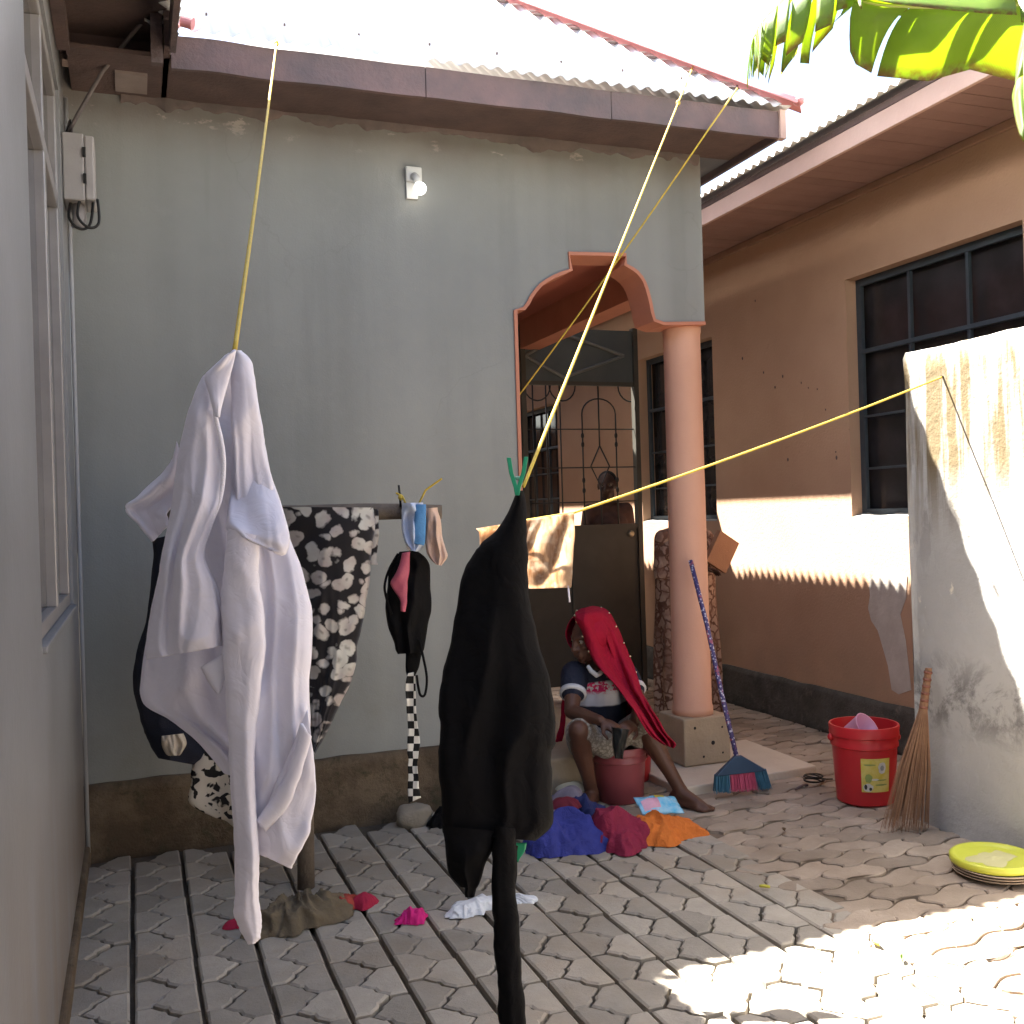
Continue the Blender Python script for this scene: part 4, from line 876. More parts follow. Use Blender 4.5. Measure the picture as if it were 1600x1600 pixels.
heap('red_corner', MATS['crimson_cloth'], onz(372, 1445), .04, .03, .03, .3, 40, None, None, rg)
heap('black_rag', BLACKC, onz(692, 1288), .05, .06, .10, .3, 43, 'small black rag on the ground beside the stone', 'rag', sc=14)
def rock(name, c, r, seed, mat, label):
    m = MB().sphere((0, 0, 0), 1, None, 22, 14); out = []
    for v in m.v:
        p = Vector(v); p = Vector([math.copysign(abs(t) ** .72, t) for t in p]); k = 1 + .22 * noise.noise(p * 1.1 + Vector((seed, 0, 0))) + .08 * noise.noise(p * 3 + Vector((seed, 0, 0)))
        out.append((c[0] + p.x * k * r[0], c[1] + p.y * k * r[1], c[2] + p.z * k * r[2]))
    m.v = out; return tag(m.build(name, mat, None, True), label, 'stone')
rock('stone', onz(650, 1290) + Vector((0, .03, .035)), (.085, .06, .055), 4, plain('pale_brown_stone', (.30, .26, .205), (.21, .18, .14), 8, .9, .6, 40), 'pale brown stone lying against the mossy plinth')
# soap packet
pk = onz(1030, 1282); sp = thing('soap_packet', 'shiny sky blue soap packet lying on the orange washing', 'packet', pk)
def pkf(u, v):
    a = (u - .5) * .21; b = (v - .5) * .10; q = Matrix.Rotation(-.05, 3, 'Z') @ Vector((a, b, 0))
    return pk + q + Vector((0, 0, .055 + .03 * (1 - (2 * u - 1) ** 2) * (1 - (2 * v - 1) ** 2) - .02 * u + .006 * noise.noise((u * 5, v * 4, 2)) + .05 * v))
MB().grid(pkf, 24, 14).build('bag', plain('sky_blue_film', (.05, .42, .72), (.35, .62, .80), 22, .25, .3, 60, .6), sp, True, solid=.004)
MB().grid(lambda u, v: pkf(.08 + .4 * u, .08 + .5 * v) + Vector((0, 0, .0035)), 10, 6).build('pink_print', plain('pink_film', (.72, .38, .5), None, 20, .3, .1, spec=.6), sp, True)
MB().grid(lambda u, v: pkf(.45 + .22 * u, .6 + .25 * v) + Vector((0, 0, .0035)), 8, 5).build('yellow_print', plain('yellow_film', (.7, .6, .06), None, 20, .3, .1, spec=.6), sp, True)

def bucket(name, c, h, rt, rb, mat, label):
    t = thing(name, label, 'bucket', c)
    prof = [(.002, .004), (rb * .92, 0), (rb, .008), (lerp(rb, rt, .72), h * .72), (lerp(rb, rt, .74) + .007, h * .735), (lerp(rb, rt, .75) + .007, h * .77), (lerp(rb, rt, .78) + .003, h * .785), (lerp(rb, rt, .86) + .003, h * .86), (lerp(rb, rt, .87) + .008, h * .87), (lerp(rb, rt, .9) + .008, h * .90), (rt + .004, h * .915), (rt + .007, h * .985), (rt + .004, h), (rt - .003, h), (rt - .006, h * .95), (rb - .006, .014), (.002, .012)]
    o = MB().lathe(prof, c, 48).build('pail', mat, t, True)
    m = o.modifiers.new('e', 'EDGE_SPLIT'); m.split_angle = R(45)
    for s in (-1, 1):
        MB().sphere(Vector(c) + CR * s * (rt + .006) + Vector((0, 0, h * .82)), (.014, .014, .018), None, 10, 8).build('ear', mat, t, True)
    return t, o
bc = onz(975, 1258) + Vector((.03, .10, 0))
DKP = plain('dark_pink_plastic', (.30, .07, .08), (.26, .06, .07), 5, .4, 0, spec=.4)
b1, b1o = bucket('bucket', bc, .275, .134, .115, DKP, 'dusty dark pink bucket between the seated woman\'s knees')
MB().lathe([(.001, .0), (.125, .0), (.125, .004), (.001, .004)], bc + Vector((0, 0, .19)), 32).build('water', plain('grey_wash_water', (.10, .09, .10), None, 5, .08, .3, 30, .5), b1, True)
bc3 = onz(1005, 1235) + Vector((.05, .22, 0))
bucket('bucket', bc3, .20, .11, .095, plain('red_plastic_dull', (.38, .02, .025), (.33, .02, .02), 5, .4, 0), 'small red bucket half hidden behind the dark pink one')
rc = onz(1366, 1262) + Vector((.05, .12, 0))
REDP = plain('bright_red_plastic', (.52, .022, .03), (.47, .02, .026), 5, .35, 0, spec=.45)
b2, b2o = bucket('bucket', rc, .375, .158, .135, REDP, 'bright red bucket with yellow label beside the boundary wall')
def onb(ang, z, dr=.002): r_ = lerp(.135, .158, z / .375) + dr; return (rc.x + r_ * math.cos(ang), rc.y + r_ * math.sin(ang), z)
ab = math.atan2(-rc.y, -rc.x)
lb = MB().grid(lambda u, v: onb(ab + lerp(-.12, .82, u), lerp(.075, .235, v)), 20, 6).build('label_sheet', plain('yellow_label_print', (.62, .50, .06), (.70, .62, .22), 26, .5, 0), b2, True)
lb['label'] = 'yellow paper label with small printed cow'
def lpatch(nm, cu, cv, ru, rv, mat, seed, dr=.0032):
    def fn(u, v):
        a = 2 * math.pi * u; k = v * (1 + .2 * noise.noise((math.cos(a) * 2, math.sin(a) * 2, seed)))
        return onb(ab + lerp(-.12, .82, cu + ru * k * math.cos(a)), lerp(.075, .235, cv + rv * k * math.sin(a)), dr)
    MB().grid(fn, 20, 3, True).build(nm, mat, lb, True)
INKW = plain('label_white_ink', (.72, .72, .66), None, 20, .5, 0); INKB = plain('label_dark_ink', (.05, .05, .04), None, 20, .5, 0); INKG = plain('label_green_ink', (.32, .40, .12), None, 20, .5, 0)
lpatch('printed_oval', .70, .72, .14, .17, INKW, 1); lpatch('printed_oval', .24, .42, .12, .13, INKG, 2); lpatch('printed_cow', .22, .14, .17, .12, INKW, 3); lpatch('printed_spot', .14, .16, .05, .08, INKB, 4, .0042); lpatch('printed_spot', .30, .10, .05, .05, INKB, 5, .0042)
lpatch('printed_line', .45, .38, .14, .03, INKW, 6); lpatch('printed_line', .68, .22, .22, .025, INKG, 7); lpatch('printed_line', .68, .36, .2, .02, INKG, 8); lpatch('printed_line', .28, .82, .2, .025, INKG, 9); lpatch('printed_dot', .70, .72, .07, .08, plain('label_grey_ink', (.35, .38, .36), None, 20, .5, 0), 10, .0042)
# pink jug lying in the red bucket
jg = thing('pink_jug', 'pale pink plastic jug leaning inside the bright red bucket', 'jug', rc + Vector((-.04, 0, .3)))
jq = Euler((R(50), R(28), 0)).to_matrix()
MB().lathe([(.002, .0), (.055, 0), (.06, .01), (.075, .11), (.078, .113), (.072, .113), (.056, .012), (.002, .01)], rc + Vector((-.055, .03, .30)), 28, jq).build('cup', plain('pale_pink_plastic', (.70, .40, .58), (.64, .36, .52), 5, .35, 0), jg, True)
MB().tube([rc + Vector((-.055, .03, .30)) + jq @ Vector(v) for v in ((.07, 0, .10), (.11, 0, .09), (.115, 0, .05), (.066, 0, .03))], .007, 8).build('handle', MATS['pale_pink_plastic'], jg, True)

# brooms
sb = onz(1418, 1298); st_ = onx(1451, 1044, XW - .05)
bb = thing('stick_broom', 'bundle broom of thin brown palm sticks leaning on the boundary wall', 'broom', sb)
STK = plain('brown_palm_stick', (.30, .17, .10), (.22, .12, .07), 30, .8, .2)
ms = MB(); bk = st_.lerp(sb, .26); rnd = random.Random(5)
for k in range(150):
    a = rnd.uniform(0, 6.283); r_ = math.sqrt(rnd.random()); ex = CR * math.cos(a) * r_; ey = F_ * math.sin(a) * r_
    top = st_ + ex * .012 + ey * .012; mid = bk + ex * .017 + ey * .015; L = rnd.uniform(.88, 1.03)
    end = bk + (sb + CR * -.012 + ex * .105 + ey * .05 - bk) * L
    if end.x > XW - .015: end.x = XW - .015 - rnd.random() * .02
    md = mid.lerp(end, .5) + ex * .012
    ms.tube([top, mid, md, end], [.0022, .0022, .0017, .001], 4)
ms.build('sticks', STK, bb, False, kind='stuff')
for k in range(6):
    p = st_.lerp(bk, .1 + k * .165); MB().lathe([(.0165, -.006), (.019, 0), (.0165, .006)], p, 14, (st_ - sb).to_track_quat('Z', 'Y').to_matrix()).build('binding', plain('red_brown_binding', (.22, .09, .06), None, 30, .7, .2), bb, True)
cb = thing('sweeping_broom', 'broom with purple wrapped handle and blue and pink bristles against the column', 'broom', onz(1160, 1240))
hb = ony(1152, 1182, 4.44); ht = ony(1079, 876, 4.86)
MB().tube([ht, ht.lerp(hb, .35) + Vector((.006, 0, 0)), ht.lerp(hb, .7) + Vector((-.004, 0, 0)), hb + Vector((0, 0, -.02))], .0125, 12).build('handle', mat_handle(), cb, True)
DB = plain('dark_blue_plastic', (.03, .065, .12), (.025, .055, .10), 6, .4, 0)
fw = CR.copy(); fw.z = 0; fw.normalize(); fn_ = Vector((fw.y, -fw.x, 0))
bx = lambda x, y: ony(x, y, 4.43)
pl_, prr = bx(1117, 1212), bx(1197, 1203); t0_, t1_ = bx(1146, 1182), bx(1158, 1180); q_ = -fn_ * .022
MB().hexa([pl_ - q_, prr - q_, prr + q_, pl_ + q_, t0_ - q_ * .6, t1_ - q_ * .6, t1_ + q_ * .6, t0_ + q_ * .6]).build('head', DB, cb, bevel=.004)
bl2, br2 = bx(1116, 1238), bx(1205, 1231)
for nm, u0, u1, mt in (('blue_bristles', 0, .27, plain('teal_blue_bristle', (.05, .17, .26), (.04, .13, .20), 40, .6, 0)), ('pink_bristles', .27, .76, plain('pink_bristle', (.60, .11, .20), (.5, .08, .16), 40, .6, 0)), ('blue_bristles', .76, 1, MATS.get('teal_blue_bristle'))):
    m = MB(); mt = mt or MATS['teal_blue_bristle']
    nb = int(150 * (u1 - u0))
    for k in range(nb * 3):
        u = lerp(u0, u1, (k % nb + rnd.random() * .8) / nb); dd = fn_ * (rnd.random() - .5) * .05
        a = pl_.lerp(prr, u) + dd * .6 + Vector((0, 0, .004)); e = bl2.lerp(br2, u) + dd * 1.4 + fw * rnd.uniform(-.004, .004); e.z = max(.003, e.z + rnd.uniform(-.004, .008))
        m.tube([a, a.lerp(e, .5), e], [.0016, .0016, .0012], 4)
    m.build(nm, mt, cb, False, kind='stuff')
# coil of wire, plates and lid
wc = onz(1272, 1226); pts = []
for k in range(70): a = k * .33; pts.append(wc + Vector((.045 * math.cos(a) * (1 + .15 * math.sin(k * .11)), .05 * math.sin(a), .012 + .0006 * k + .008 * math.sin(a * .5))))
pts += [wc + Vector((.07, .01, .02)), wc + Vector((.1, .03, .01)), wc + Vector((.125, .01, .012))]
tag(MB().tube(pts, .004, 6).build('wire_coil', GRILLE, None, True), 'small coil of black wire on the paving near the cream slab', 'wire')
tag(MB().tube([onz(1243, 1236) + Vector((0, 0, .008)), onz(1255, 1231) + Vector((0, 0, .014)), onz(1262, 1229) + Vector((0, 0, .008))], .006, 6).build('twig', TIMBER, None, True), 'short dark twig on the paving left of the wire coil', 'twig')
lc = onz(1566, 1372) + Vector((0, .04, 0))
for k in range(3):
    tag(MB().lathe([(.001, .008), (.11, .008), (.115, 0), (.145, .012), (.158, .018), (.160, .021), (.155, .021), (.12, .013), (.001, .012)], lc + Vector((.01 - .004 * k, -.006 * k, .001 + k * .0125)), 48).build('beige_plate', plain('beige_enamel', (.46, .37, .28), (.40, .32, .24), 6, .4, 0), None, True), ('bottom', 'middle', 'top')[k] + ' one of three beige plates under the yellow lid', 'plate', 'beige plates in the stack')
ll = thing('plastic_cover', 'yellow green round plastic lid on top of the stack of plates', 'lid', lc + Vector((0, 0, .05)))
YG_ = plain('yellow_green_plastic', (.52, .55, .06), (.46, .48, .06), 4, .35, 0)
MB().lathe([(.001, .012), (.125, .012), (.135, .016), (.142, .024), (.152, .026), (.158, .02), (.158, .0), (.153, -.004), (.001, -.004)], lc + Vector((0, 0, .052)), 48).build('lid_body', YG_, ll, True)
heap('dust_film', plain('dusty_lid', (.50, .47, .25), (.44, .42, .2), 12, .7, 0), lc + Vector((0, 0, .0645)), .085, .06, .0012, 0, 51, None, None, ll, fold=0)

# small leaves and litter
LIT = [plain('yellow_litter_leaf', (.50, .45, .06), None, 9, .7, 0), plain('brown_litter_leaf', (.16, .10, .05), None, 9, .8, 0), plain('green_litter_leaf', (.14, .22, .05), None, 9, .7, 0)]
for i, (x, y, lab) in enumerate(((1368, 1478, 'small yellow green leaf at the sunlit edge of the paving'), (1410, 1503, 'narrow green leaf in the sunlit patch of paving'), (1225, 1300, 'dry brown leaf on the paving below the coloured broom'), (1195, 1390, 'yellow leaf on the joint between grey and tan pavers'))):
    c = onz(x, y, .004); a = rnd.uniform(0, 6.28); m = MB(); L = rnd.uniform(.018, .03)
    m.grid(lambda u, v: c + Matrix.Rotation(a, 3, 'Z') @ Vector(((u - .5) * L * 2, (v - .5) * L * .8 * math.sin(math.pi * min(.97, max(.03, u))), .004 + .01 * (2 * v - 1) ** 2 + .006 * u)), 8, 4)
    tag(m.build('fallen_leaf', LIT[(0, 2, 1, 0)[i]], None, True, solid=.0008), lab, 'leaf')

# ------------------------------------------------------------------ banana plant reaching in from the right
bp = thing('banana_plant', 'banana plant with sunlit torn leaves reaching over from behind the boundary wall', 'banana plant', (3.68, 2.45, 0))
MB().tube([(3.72, 2.4, -.03), (3.71, 2.42, 1), (3.66, 2.45, 2), (3.58, 2.5, 2.7)], [.11, .10, .085, .06], 16).build('stem', plain('banana_stem', (.24, .25, .09), (.18, .14, .06), 4, .6, .3), bp, True)
LEAF = mat_leaf()
def bleaf(pts, width, tear, seed, droop=.25):
    """one blade: midrib path, halves made of ribbons between the tears, hanging either side"""
    rn = random.Random(seed); P = [Vector(p) for p in pts]
    def mid(t): return Vector(crr([tuple(p) for p in P], t))
    rib = MB().tube([mid(k / 16) for k in range(17)], [lerp(.016, .003, k / 16) for k in range(17)], 8).build('midrib', plain('leaf_rib', (.34, .38, .10), None, 5, .4, 0), bp, True)
    for s in (-1, 1):
        cuts = [0]
        while cuts[-1] < 1: cuts.append(min(1, cuts[-1] + rn.uniform(tear * .5, tear * 1.5)))
        m = MB()
        for a, b in zip(cuts, cuts[1:]):
            g = min(.012, (b - a) * .12); dr = rn.uniform(.7, 1.5) * droop; tw_ = rn.uniform(-.3, .3); ln = rn.uniform(.85, 1.08)
            def fn(u, v, a=a, b=b, dr=dr, tw_=tw_, ln=ln):
                t = lerp(a + g * v, b - g * v, u); p = mid(t); d = (mid(min(1, t + .02)) - mid(max(0, t - .02))).normalized()
                sd = d.cross(Vector((0, 0, 1))).normalized() * s; wd = width * math.sin(math.pi * min(1, .12 + t * .86)) ** .6 * ln
                return p + sd * wd * v * math.cos(dr * v) + Vector((0, 0, -1)) * wd * v * math.sin(dr * v * 1.4) + d * wd * .35 * v + Vector((0, 0, tw_ * wd * v * (u - .5))) + Vector((0, 0, .012 * math.sin(v * 3)))
            m.grid(fn, 4, 8, False, lambda u, v, a=a, b=b: (lerp(a, b, u) * 4, v))
        m.build('leaf_blade', LEAF, bp, True, solid=.0012)
bleaf([(3.55, 2.52, 2.72), at(1640, 20, 3.3), at(1520, 12, 3.25), at(1390, 8, 3.2), at(1340, 0, 3.2)], .20, .5, 3, .55)
bleaf([(3.56, 2.55, 2.75), at(1600, -140, 3.4), at(1420, -90, 3.35), at(1270, -30, 3.3), at(1195, 30, 3.3), at(1178, 62, 3.3)], .22, .055, 9, 1.1)
bleaf([(3.5, 2.4, 2.74), at(1660, 10, 2.9), at(1612, 60, 2.8), at(1603, 130, 2.75), at(1606, 215, 2.7)], .05, .6, 12, .6)
bleaf([(3.6, 2.5, 2.75), (3.9, 2.6, 3.5), (4.1, 2.2, 3.9), (4.3, 1.7, 3.7)], .25, .2, 15, .5)

# ------------------------------------------------------------------ people
def hand(m, wrist, dirv, palmn, side, L=.17, curl=.6, spread=.16):
    """palm and five separate bent fingers added to the body's builder"""
    d = dirv.normalized(); n_ = (palmn - d * palmn.dot(d)).normalized(); s = d.cross(n_) * side
    pc = wrist + d * .045
    m.sphere(wrist + d * .05, (.048, .036, .017), Matrix((d, s, n_)).transposed(), 14, 10)
    for k, (off, ln) in enumerate(((-.027, .070), (-.009, .080), (.009, .075), (.026, .060))):
        b = wrist + d * .085 + s * off; a1 = curl * .6; a2 = curl * 1.5; sd_ = s * (k - 1.5) * spread
        d1 = (d * math.cos(a1) + n_ * math.sin(a1) + sd_ * .5).normalized(); d2 = (d * math.cos(a2) + n_ * math.sin(a2) + sd_ * .3).normalized()
        p1 = b + d1 * ln * .55; m.chain([(b - d * .02, .0088), (p1, .0082), (p1 + d2 * ln * .5, .0066)])
    tb = wrist + d * .03 - s * .03; t1 = tb + (d * .6 - s * .7 + n_ * .4).normalized() * .035
    m.chain([(tb, .011), (t1, .0095), (t1 + (d * .9 - s * .1 + n_ * .5).normalized() * .03, .0078)])
def foot(m, ankle, toe, r=.036):
    d = (toe - ankle); d.z = 0; d.normalize(); s = Vector((-d.y, d.x, 0)); g = Vector((ankle.x, ankle.y, 0))
    m.chain([(ankle, r), (g - d * .035 + Vector((0, 0, .035)), .034)]); m.chain([(ankle + Vector((0, 0, -.01)), r), (g + d * .10 + Vector((0, 0, .030)), .027), (g + d * .145 + Vector((0, 0, .018)), .017)])
    m.chain([(g - d * .03 + Vector((0, 0, .03)), .03), (g + d * .11 + s * .018 + Vector((0, 0, .018)), .019)]); m.chain([(g - d * .03 + Vector((0, 0, .03)), .03), (g + d * .11 - s * .02 + Vector((0, 0, .018)), .018)])
    for k in range(5): b = g + d * (.135 - abs(k - 1) * .008) + s * (.030 - k * .0155); m.caps(b + Vector((0, 0, .014)), .0115 if k else .014, b + d * .032 + Vector((0, 0, .011)), .0085 if k else .0115)
def head(m, c, look, h=.22):
    f = look.normalized(); up = (Vector((0, 0, 1)) - f * f.z).normalized(); s = f.cross(up); q = Matrix((s, f, up)).transposed(); k = h / .22
    m.sphere(c + up * .022 * k - f * .012 * k, (.072 * k, .092 * k, .086 * k), q, 20, 14); m.sphere(c - up * .045 * k + f * .028 * k, (.052 * k, .060 * k, .062 * k), q, 18, 12)
    m.sphere(c - up * .088 * k + f * .058 * k, (.026 * k, .022 * k, .02 * k), q); m.caps(c + up * .012 * k + f * .082 * k, .010 * k, c - up * .026 * k + f * .098 * k, .015 * k)
    for e in (-1, 1):
        m.sphere(c + s * e * .013 * k - up * .028 * k + f * .086 * k, .0095 * k); m.caps(c + s * e * .012 * k + up * .026 * k + f * .078 * k, .009 * k, c + s * e * .045 * k + up * .026 * k + f * .06 * k, .009 * k)
        m.sphere(c + s * e * .038 * k - up * .02 * k + f * .055 * k, (.02 * k, .02 * k, .018 * k)); m.sphere(c + s * e * .072 * k - up * .008 * k - f * .008 * k, (.008 * k, .018 * k, .03 * k), q)
    m.caps(c - s * .022 * k - up * .054 * k + f * .082 * k, .008 * k, c + s * .022 * k - up * .054 * k + f * .082 * k, .008 * k); m.caps(c - s * .018 * k - up * .067 * k + f * .079 * k, .009 * k, c + s * .018 * k - up * .067 * k + f * .079 * k, .009 * k)
    return f, up, s
def eyes(par_, c, f, up, s, k=1.):
    for e in (-1, 1):
        o = MB().sphere(c + s * e * .031 * k + up * .008 * k + f * .066 * k, .0125 * k, None, 14, 10).build('eye', plain('eye_white', (.22, .19, .16), None, 5, .25, 0), par_, True)
        MB().sphere(c + s * e * .031 * k + up * .008 * k + f * .0745 * k, .0062 * k, None, 10, 8).build('iris', plain('dark_iris', (.012, .008, .006), None, 5, .2, 0), o, True)

wm = thing('person', 'seated woman in red headscarf and navy white shirt washing at the bucket', 'person', onz(945, 1240))
V = lambda x, y, Y: ony(x, y, Y)
pel = V(940, 1160, 4.88); chest = V(935, 1088, 4.82); nk = V(930, 1046, 4.78); hd = V(918, 998, 4.72); shL = V(898, 1056, 4.76); shR = V(977, 1058, 4.82)
elL = V(893, 1112, 4.62); wrL = V(938, 1126, 4.42); elR = V(1003, 1100, 4.66); wrR = V(990, 1130, 4.44)
hpL = V(922, 1168, 4.84); hpR = V(965, 1170, 4.86); knL = V(904, 1142, 4.48); anL = V(924, 1232, 4.56); knR = V(1004, 1130, 4.50); anR = V(1064, 1240, 4.38); anR.z = .075; anL.z = .075
m = MB(); lookw = (-R0_ * .80 - F_ * .55 + Vector((0, 0, -.22)))
f, up, s = head(m, hd, lookw)
m.chain([(hd - up * .05 - f * .02, .05), (nk, .052), (chest, .10)]); m.sphere(chest, (.14, .10, .14)); m.chain([(chest, .11), (pel, .125)]); m.chain([(shL, .05), (nk + Vector((0, 0, -.04)), .06), (shR, .05)])
for S, E_, W_ in ((shL, elL, wrL), (shR, elR, wrR)): m.chain([(S, .050), (S.lerp(E_, .5), .044), (E_, .036), (E_.lerp(W_, .35), .036), (W_, .025)])
hand(m, wrL, (V(962, 1138, 4.36) - wrL), Vector((.3, .2, -1)), 1, curl=.8); hand(m, wrR, (V(972, 1140, 4.36) - wrR), Vector((-.6, .2, -.8)), -1, curl=.8)
for H_, K_, A_ in ((hpL, knL, anL), (hpR, knR, anR)): m.chain([(H_, .085), (H_.lerp(K_, .5), .075), (K_, .053), (K_.lerp(A_, .3) + Vector((0, .015, 0)), .052), (K_.lerp(A_, .7), .036), (A_, .032)])
foot(m, anR, onz(1102, 1268)); foot(m, anL, V(905, 1262, 4.3))
body = remesh(m.build('body', SKIN, wm, True), .0058, 3); eyes(body, hd, f, up, s)
# shirt
m = MB(); m.sphere(chest + Vector((0, 0, -.0)), (.165, .125, .15)); m.chain([(chest, .135), (chest.lerp(pel, .62), .142)]); m.chain([(shL, .068), (nk + Vector((0, 0, -.055)), .075), (shR, .068)])
m.chain([(chest + Vector((0, -.06, .02)), .09), (chest.lerp(pel, .5) + Vector((0, -.07, 0)), .1)])
remesh(m.build('shirt', mat_tshirt(), wm, True), .009, 5)
NAVY = plain('navy_jersey', (.016, .02, .038), (.012, .015, .03), 8, .85, .2, wrinkle=.4, wsc=18)
for S_, E2 in ((shL, elL), (shR, elR)): remesh(MB().chain([(S_ + Vector((0, 0, .004)), .074), (S_.lerp(E2, .42), .066)]).build('sleeve', NAVY, wm, True), .009, 3)
TRIM = plain('white_trim', (.66, .66, .68), None, 9, .8, .2)
for S, E_, t in ((shL, elL, .50), (shR, elR, .52)):
    d = (E_ - S).normalized(); c = S.lerp(E_, t); q = d.to_track_quat('Z', 'Y').to_matrix()
    MB().lathe([(.056, -.014), (.067, -.012), (.067, .010), (.056, .012)], c, 24, q).build('cuff', TRIM, wm, True)
cv = [V(918, 1040, 4.63), V(924, 1049, 4.62), V(932, 1055, 4.61), V(938, 1052, 4.63), V(943, 1046, 4.66)]
MB().tube(cv, [.010, .012, .013, .012, .010], 8).build('neckline', TRIM, wm, True)
# wrap skirt over the thighs, sagging between the knees
SK = mat_floral('grey_printed_wrap', (.17, .15, .12), (.34, .31, .27), (.26, .24, .21), 24, .7, 'world')
m = MB(); m.chain([(hpL, .105), (hpL.lerp(knL, .55), .092), (hpL.lerp(knL, .93), .07)]); m.chain([(hpR, .105), (hpR.lerp(knR, .55), .092), (knR + Vector((0, -.0, .0)), .072)]); m.sphere(pel, (.165, .14, .11))
m.chain([(pel + Vector((0, -.06, .0)), .085), (hpL.lerp(knL, .6).lerp(hpR.lerp(knR, .6), .5) + Vector((0, -.0, -.03)), .075), (knL.lerp(knR, .5) + Vector((0, .03, -.085)), .055)])
m.chain([(knL + Vector((.03, .06, -.03)), .055), (knL.lerp(knR, .45) + Vector((0, .03, -.11)), .05), (knR + Vector((-.03, .05, -.04)), .055)])
m.chain([(knR + Vector((-.02, .02, -.02)), .06), (knR.lerp(anR, .25) + Vector((-.045, .05, 0)), .05)])
sko = remesh(m.build('wrap_skirt', SK, wm, True), .009, 4)
# red headscarf: over the crown, down the back and out over her left arm to the knee
SCARF = plain('crimson_scarf_cloth', (.33, .008, .032), (.26, .007, .025), 6, .85, .3, 220, .15, wrinkle=.35, wsc=12)
sr = [(908, 951, 926, 947), (899, 956, 945, 951), (898, 964, 955, 962), (902, 975, 966, 985), (912, 1000, 978, 1010), (922, 1022, 987, 1030), (936, 1042, 996, 1055), (952, 1060, 1003, 1080), (968, 1078, 1014, 1100), (984, 1098, 1028, 1125), (998, 1118, 1042, 1148), (1012, 1145, 1055, 1162), (1032, 1162, 1052, 1169)]
zf = lambda u, v: lerp(-.12, 0, sm(0, .16, v)) + lerp(0, .30, sm(.3, 1, v)) + (.10 * math.sin(math.pi * min(1, max(0, .15 + u * .8))) - .14 * u ** 2) * sm(.85, .05, v)
def sc_z(): return (hd - EYE).dot(F_)
scf = drape('headscarf', SCARF, wm, sr, sc_z() + .0 - .05, 34, 80, [(.06, 3.2, .3, .1, .0, .35), (.025, 8, .4, .3, .05, .5)], 0, .006, 9, 91, zoff=zf, solid=.004)
m = MB(); q = Matrix((s, f, up)).transposed()
def hood(u, v):   # shell round the skull, open at the face
    a = lerp(-2.35, 2.35, u); t = lerp(.06, 1.0, v)
    p = Vector((math.sin(a) * math.sin(t * 2.25), -math.cos(a) * math.sin(t * 2.25), math.cos(t * 2.25)))
    rr = Vector((.098 + .012 * t, .116, .115)); wv = .004 * noise.noise((u * 6, v * 4, 3))
    return hd + up * .022 - f * .008 + q @ Vector((p.x * (rr.x + wv), p.y * (rr.y + wv), p.z * (rr.z + wv)))
m.grid(hood, 40, 24).build('hood', SCARF, scf, True, solid=.004)
def backf(u, v):
    a = lerp(-1.3, 1.15, u); c_ = hd.lerp(pel, v); r_ = lerp(.11, .24, min(1, v * 1.4)) * (1 + .08 * math.sin(u * 25) * v)
    return Vector((c_.x, c_.y, lerp(hd.z + .02, pel.z - .06, v))) + (q @ Vector((math.sin(a), -math.cos(a), 0))) * r_
bkc = MB().grid(backf, 40, 40).build('scarf_back', SCARF, scf, True, solid=.004)
drape('scarf_side', SCARF, scf, [(880, 1060, 888, 1056), (877, 1100, 886, 1095), (874, 1140, 884, 1135), (868, 1160, 878, 1158)], sc_z() + .12, 8, 30, [(.01, 1.5, .3, .2, 0, .3)], 0, .004, 9, 95)
for v in range(11):
    for uu in ((0.0,) if v > 5 else (0.0, .99)):
        r_ = crr(sr, .06 + v * .085); 
        p = at(lerp(r_[0], r_[2], uu), lerp(r_[1], r_[3], uu), sc_z() - .05 - zf(uu, .06 + v * .085) - .012)
        MB().sphere(p, .0052, None, 8, 6).build('sequin', plain('gold_sequin', (.75, .6, .4), None, 5, .25, 0, metal=.6), scf, True)
wet = drape('wet_cloth', plain('wet_black_cloth', (.012, .014, .014), None, 8, .35, .3), None, [(956, 1136, 984, 1140), (955, 1150, 982, 1152), (956, 1168, 978, 1168), (960, 1185, 974, 1186)], sc_z() - .42, 16, 24, [(.02, 2.4, .4, .2, 0, .2)], .01, .008, 14, 97, closed=True, depth=.025)
tag(wet, 'wet black cloth in the hands of the seated woman above the bucket', 'cloth')

# standing person hidden behind the column
sp_ = Vector((3.52, 6.15, 0)); ps = thing('person', 'person in brown patterned dress standing behind the column holding a brown board', 'person', sp_)
m = MB(); hc = sp_ + Vector((.0, 0, 1.43)); f2, u2, s2 = head(m, hc, Vector((.6, -.6, -.2)), .21)
m.chain([(hc - u2 * .05, .05), (sp_ + Vector((0, 0, 1.28)), .05), (sp_ + Vector((0, .01, 1.08)), .12), (sp_ + Vector((0, 0, .85)), .13)]); m.chain([(sp_ + Vector((-.15, .02, 1.24)), .045), (sp_ + Vector((0, .01, 1.26)), .055), (sp_ + Vector((.15, -.02, 1.23)), .045)])
eR = sp_ + Vector((.21, -.03, 1.02)); wR = sp_ + Vector((.13, -.05, 1.0)); eL = sp_ + Vector((-.19, -.02, 1.0)); wL = sp_ + Vector((-.02, -.2, 1.03))
m.chain([(sp_ + Vector((.15, -.02, 1.23)), .042), (eR, .033), (wR, .023)]); m.chain([(sp_ + Vector((-.15, .02, 1.24)), .042), (eL, .033), (wL, .023)])
hand(m, wR, Vector((.1, -.02, .6)), Vector((-.5, 0, -.7)), -1); hand(m, wL, Vector((.8, -.2, 0)), Vector((0, -.3, -.9)), 1)
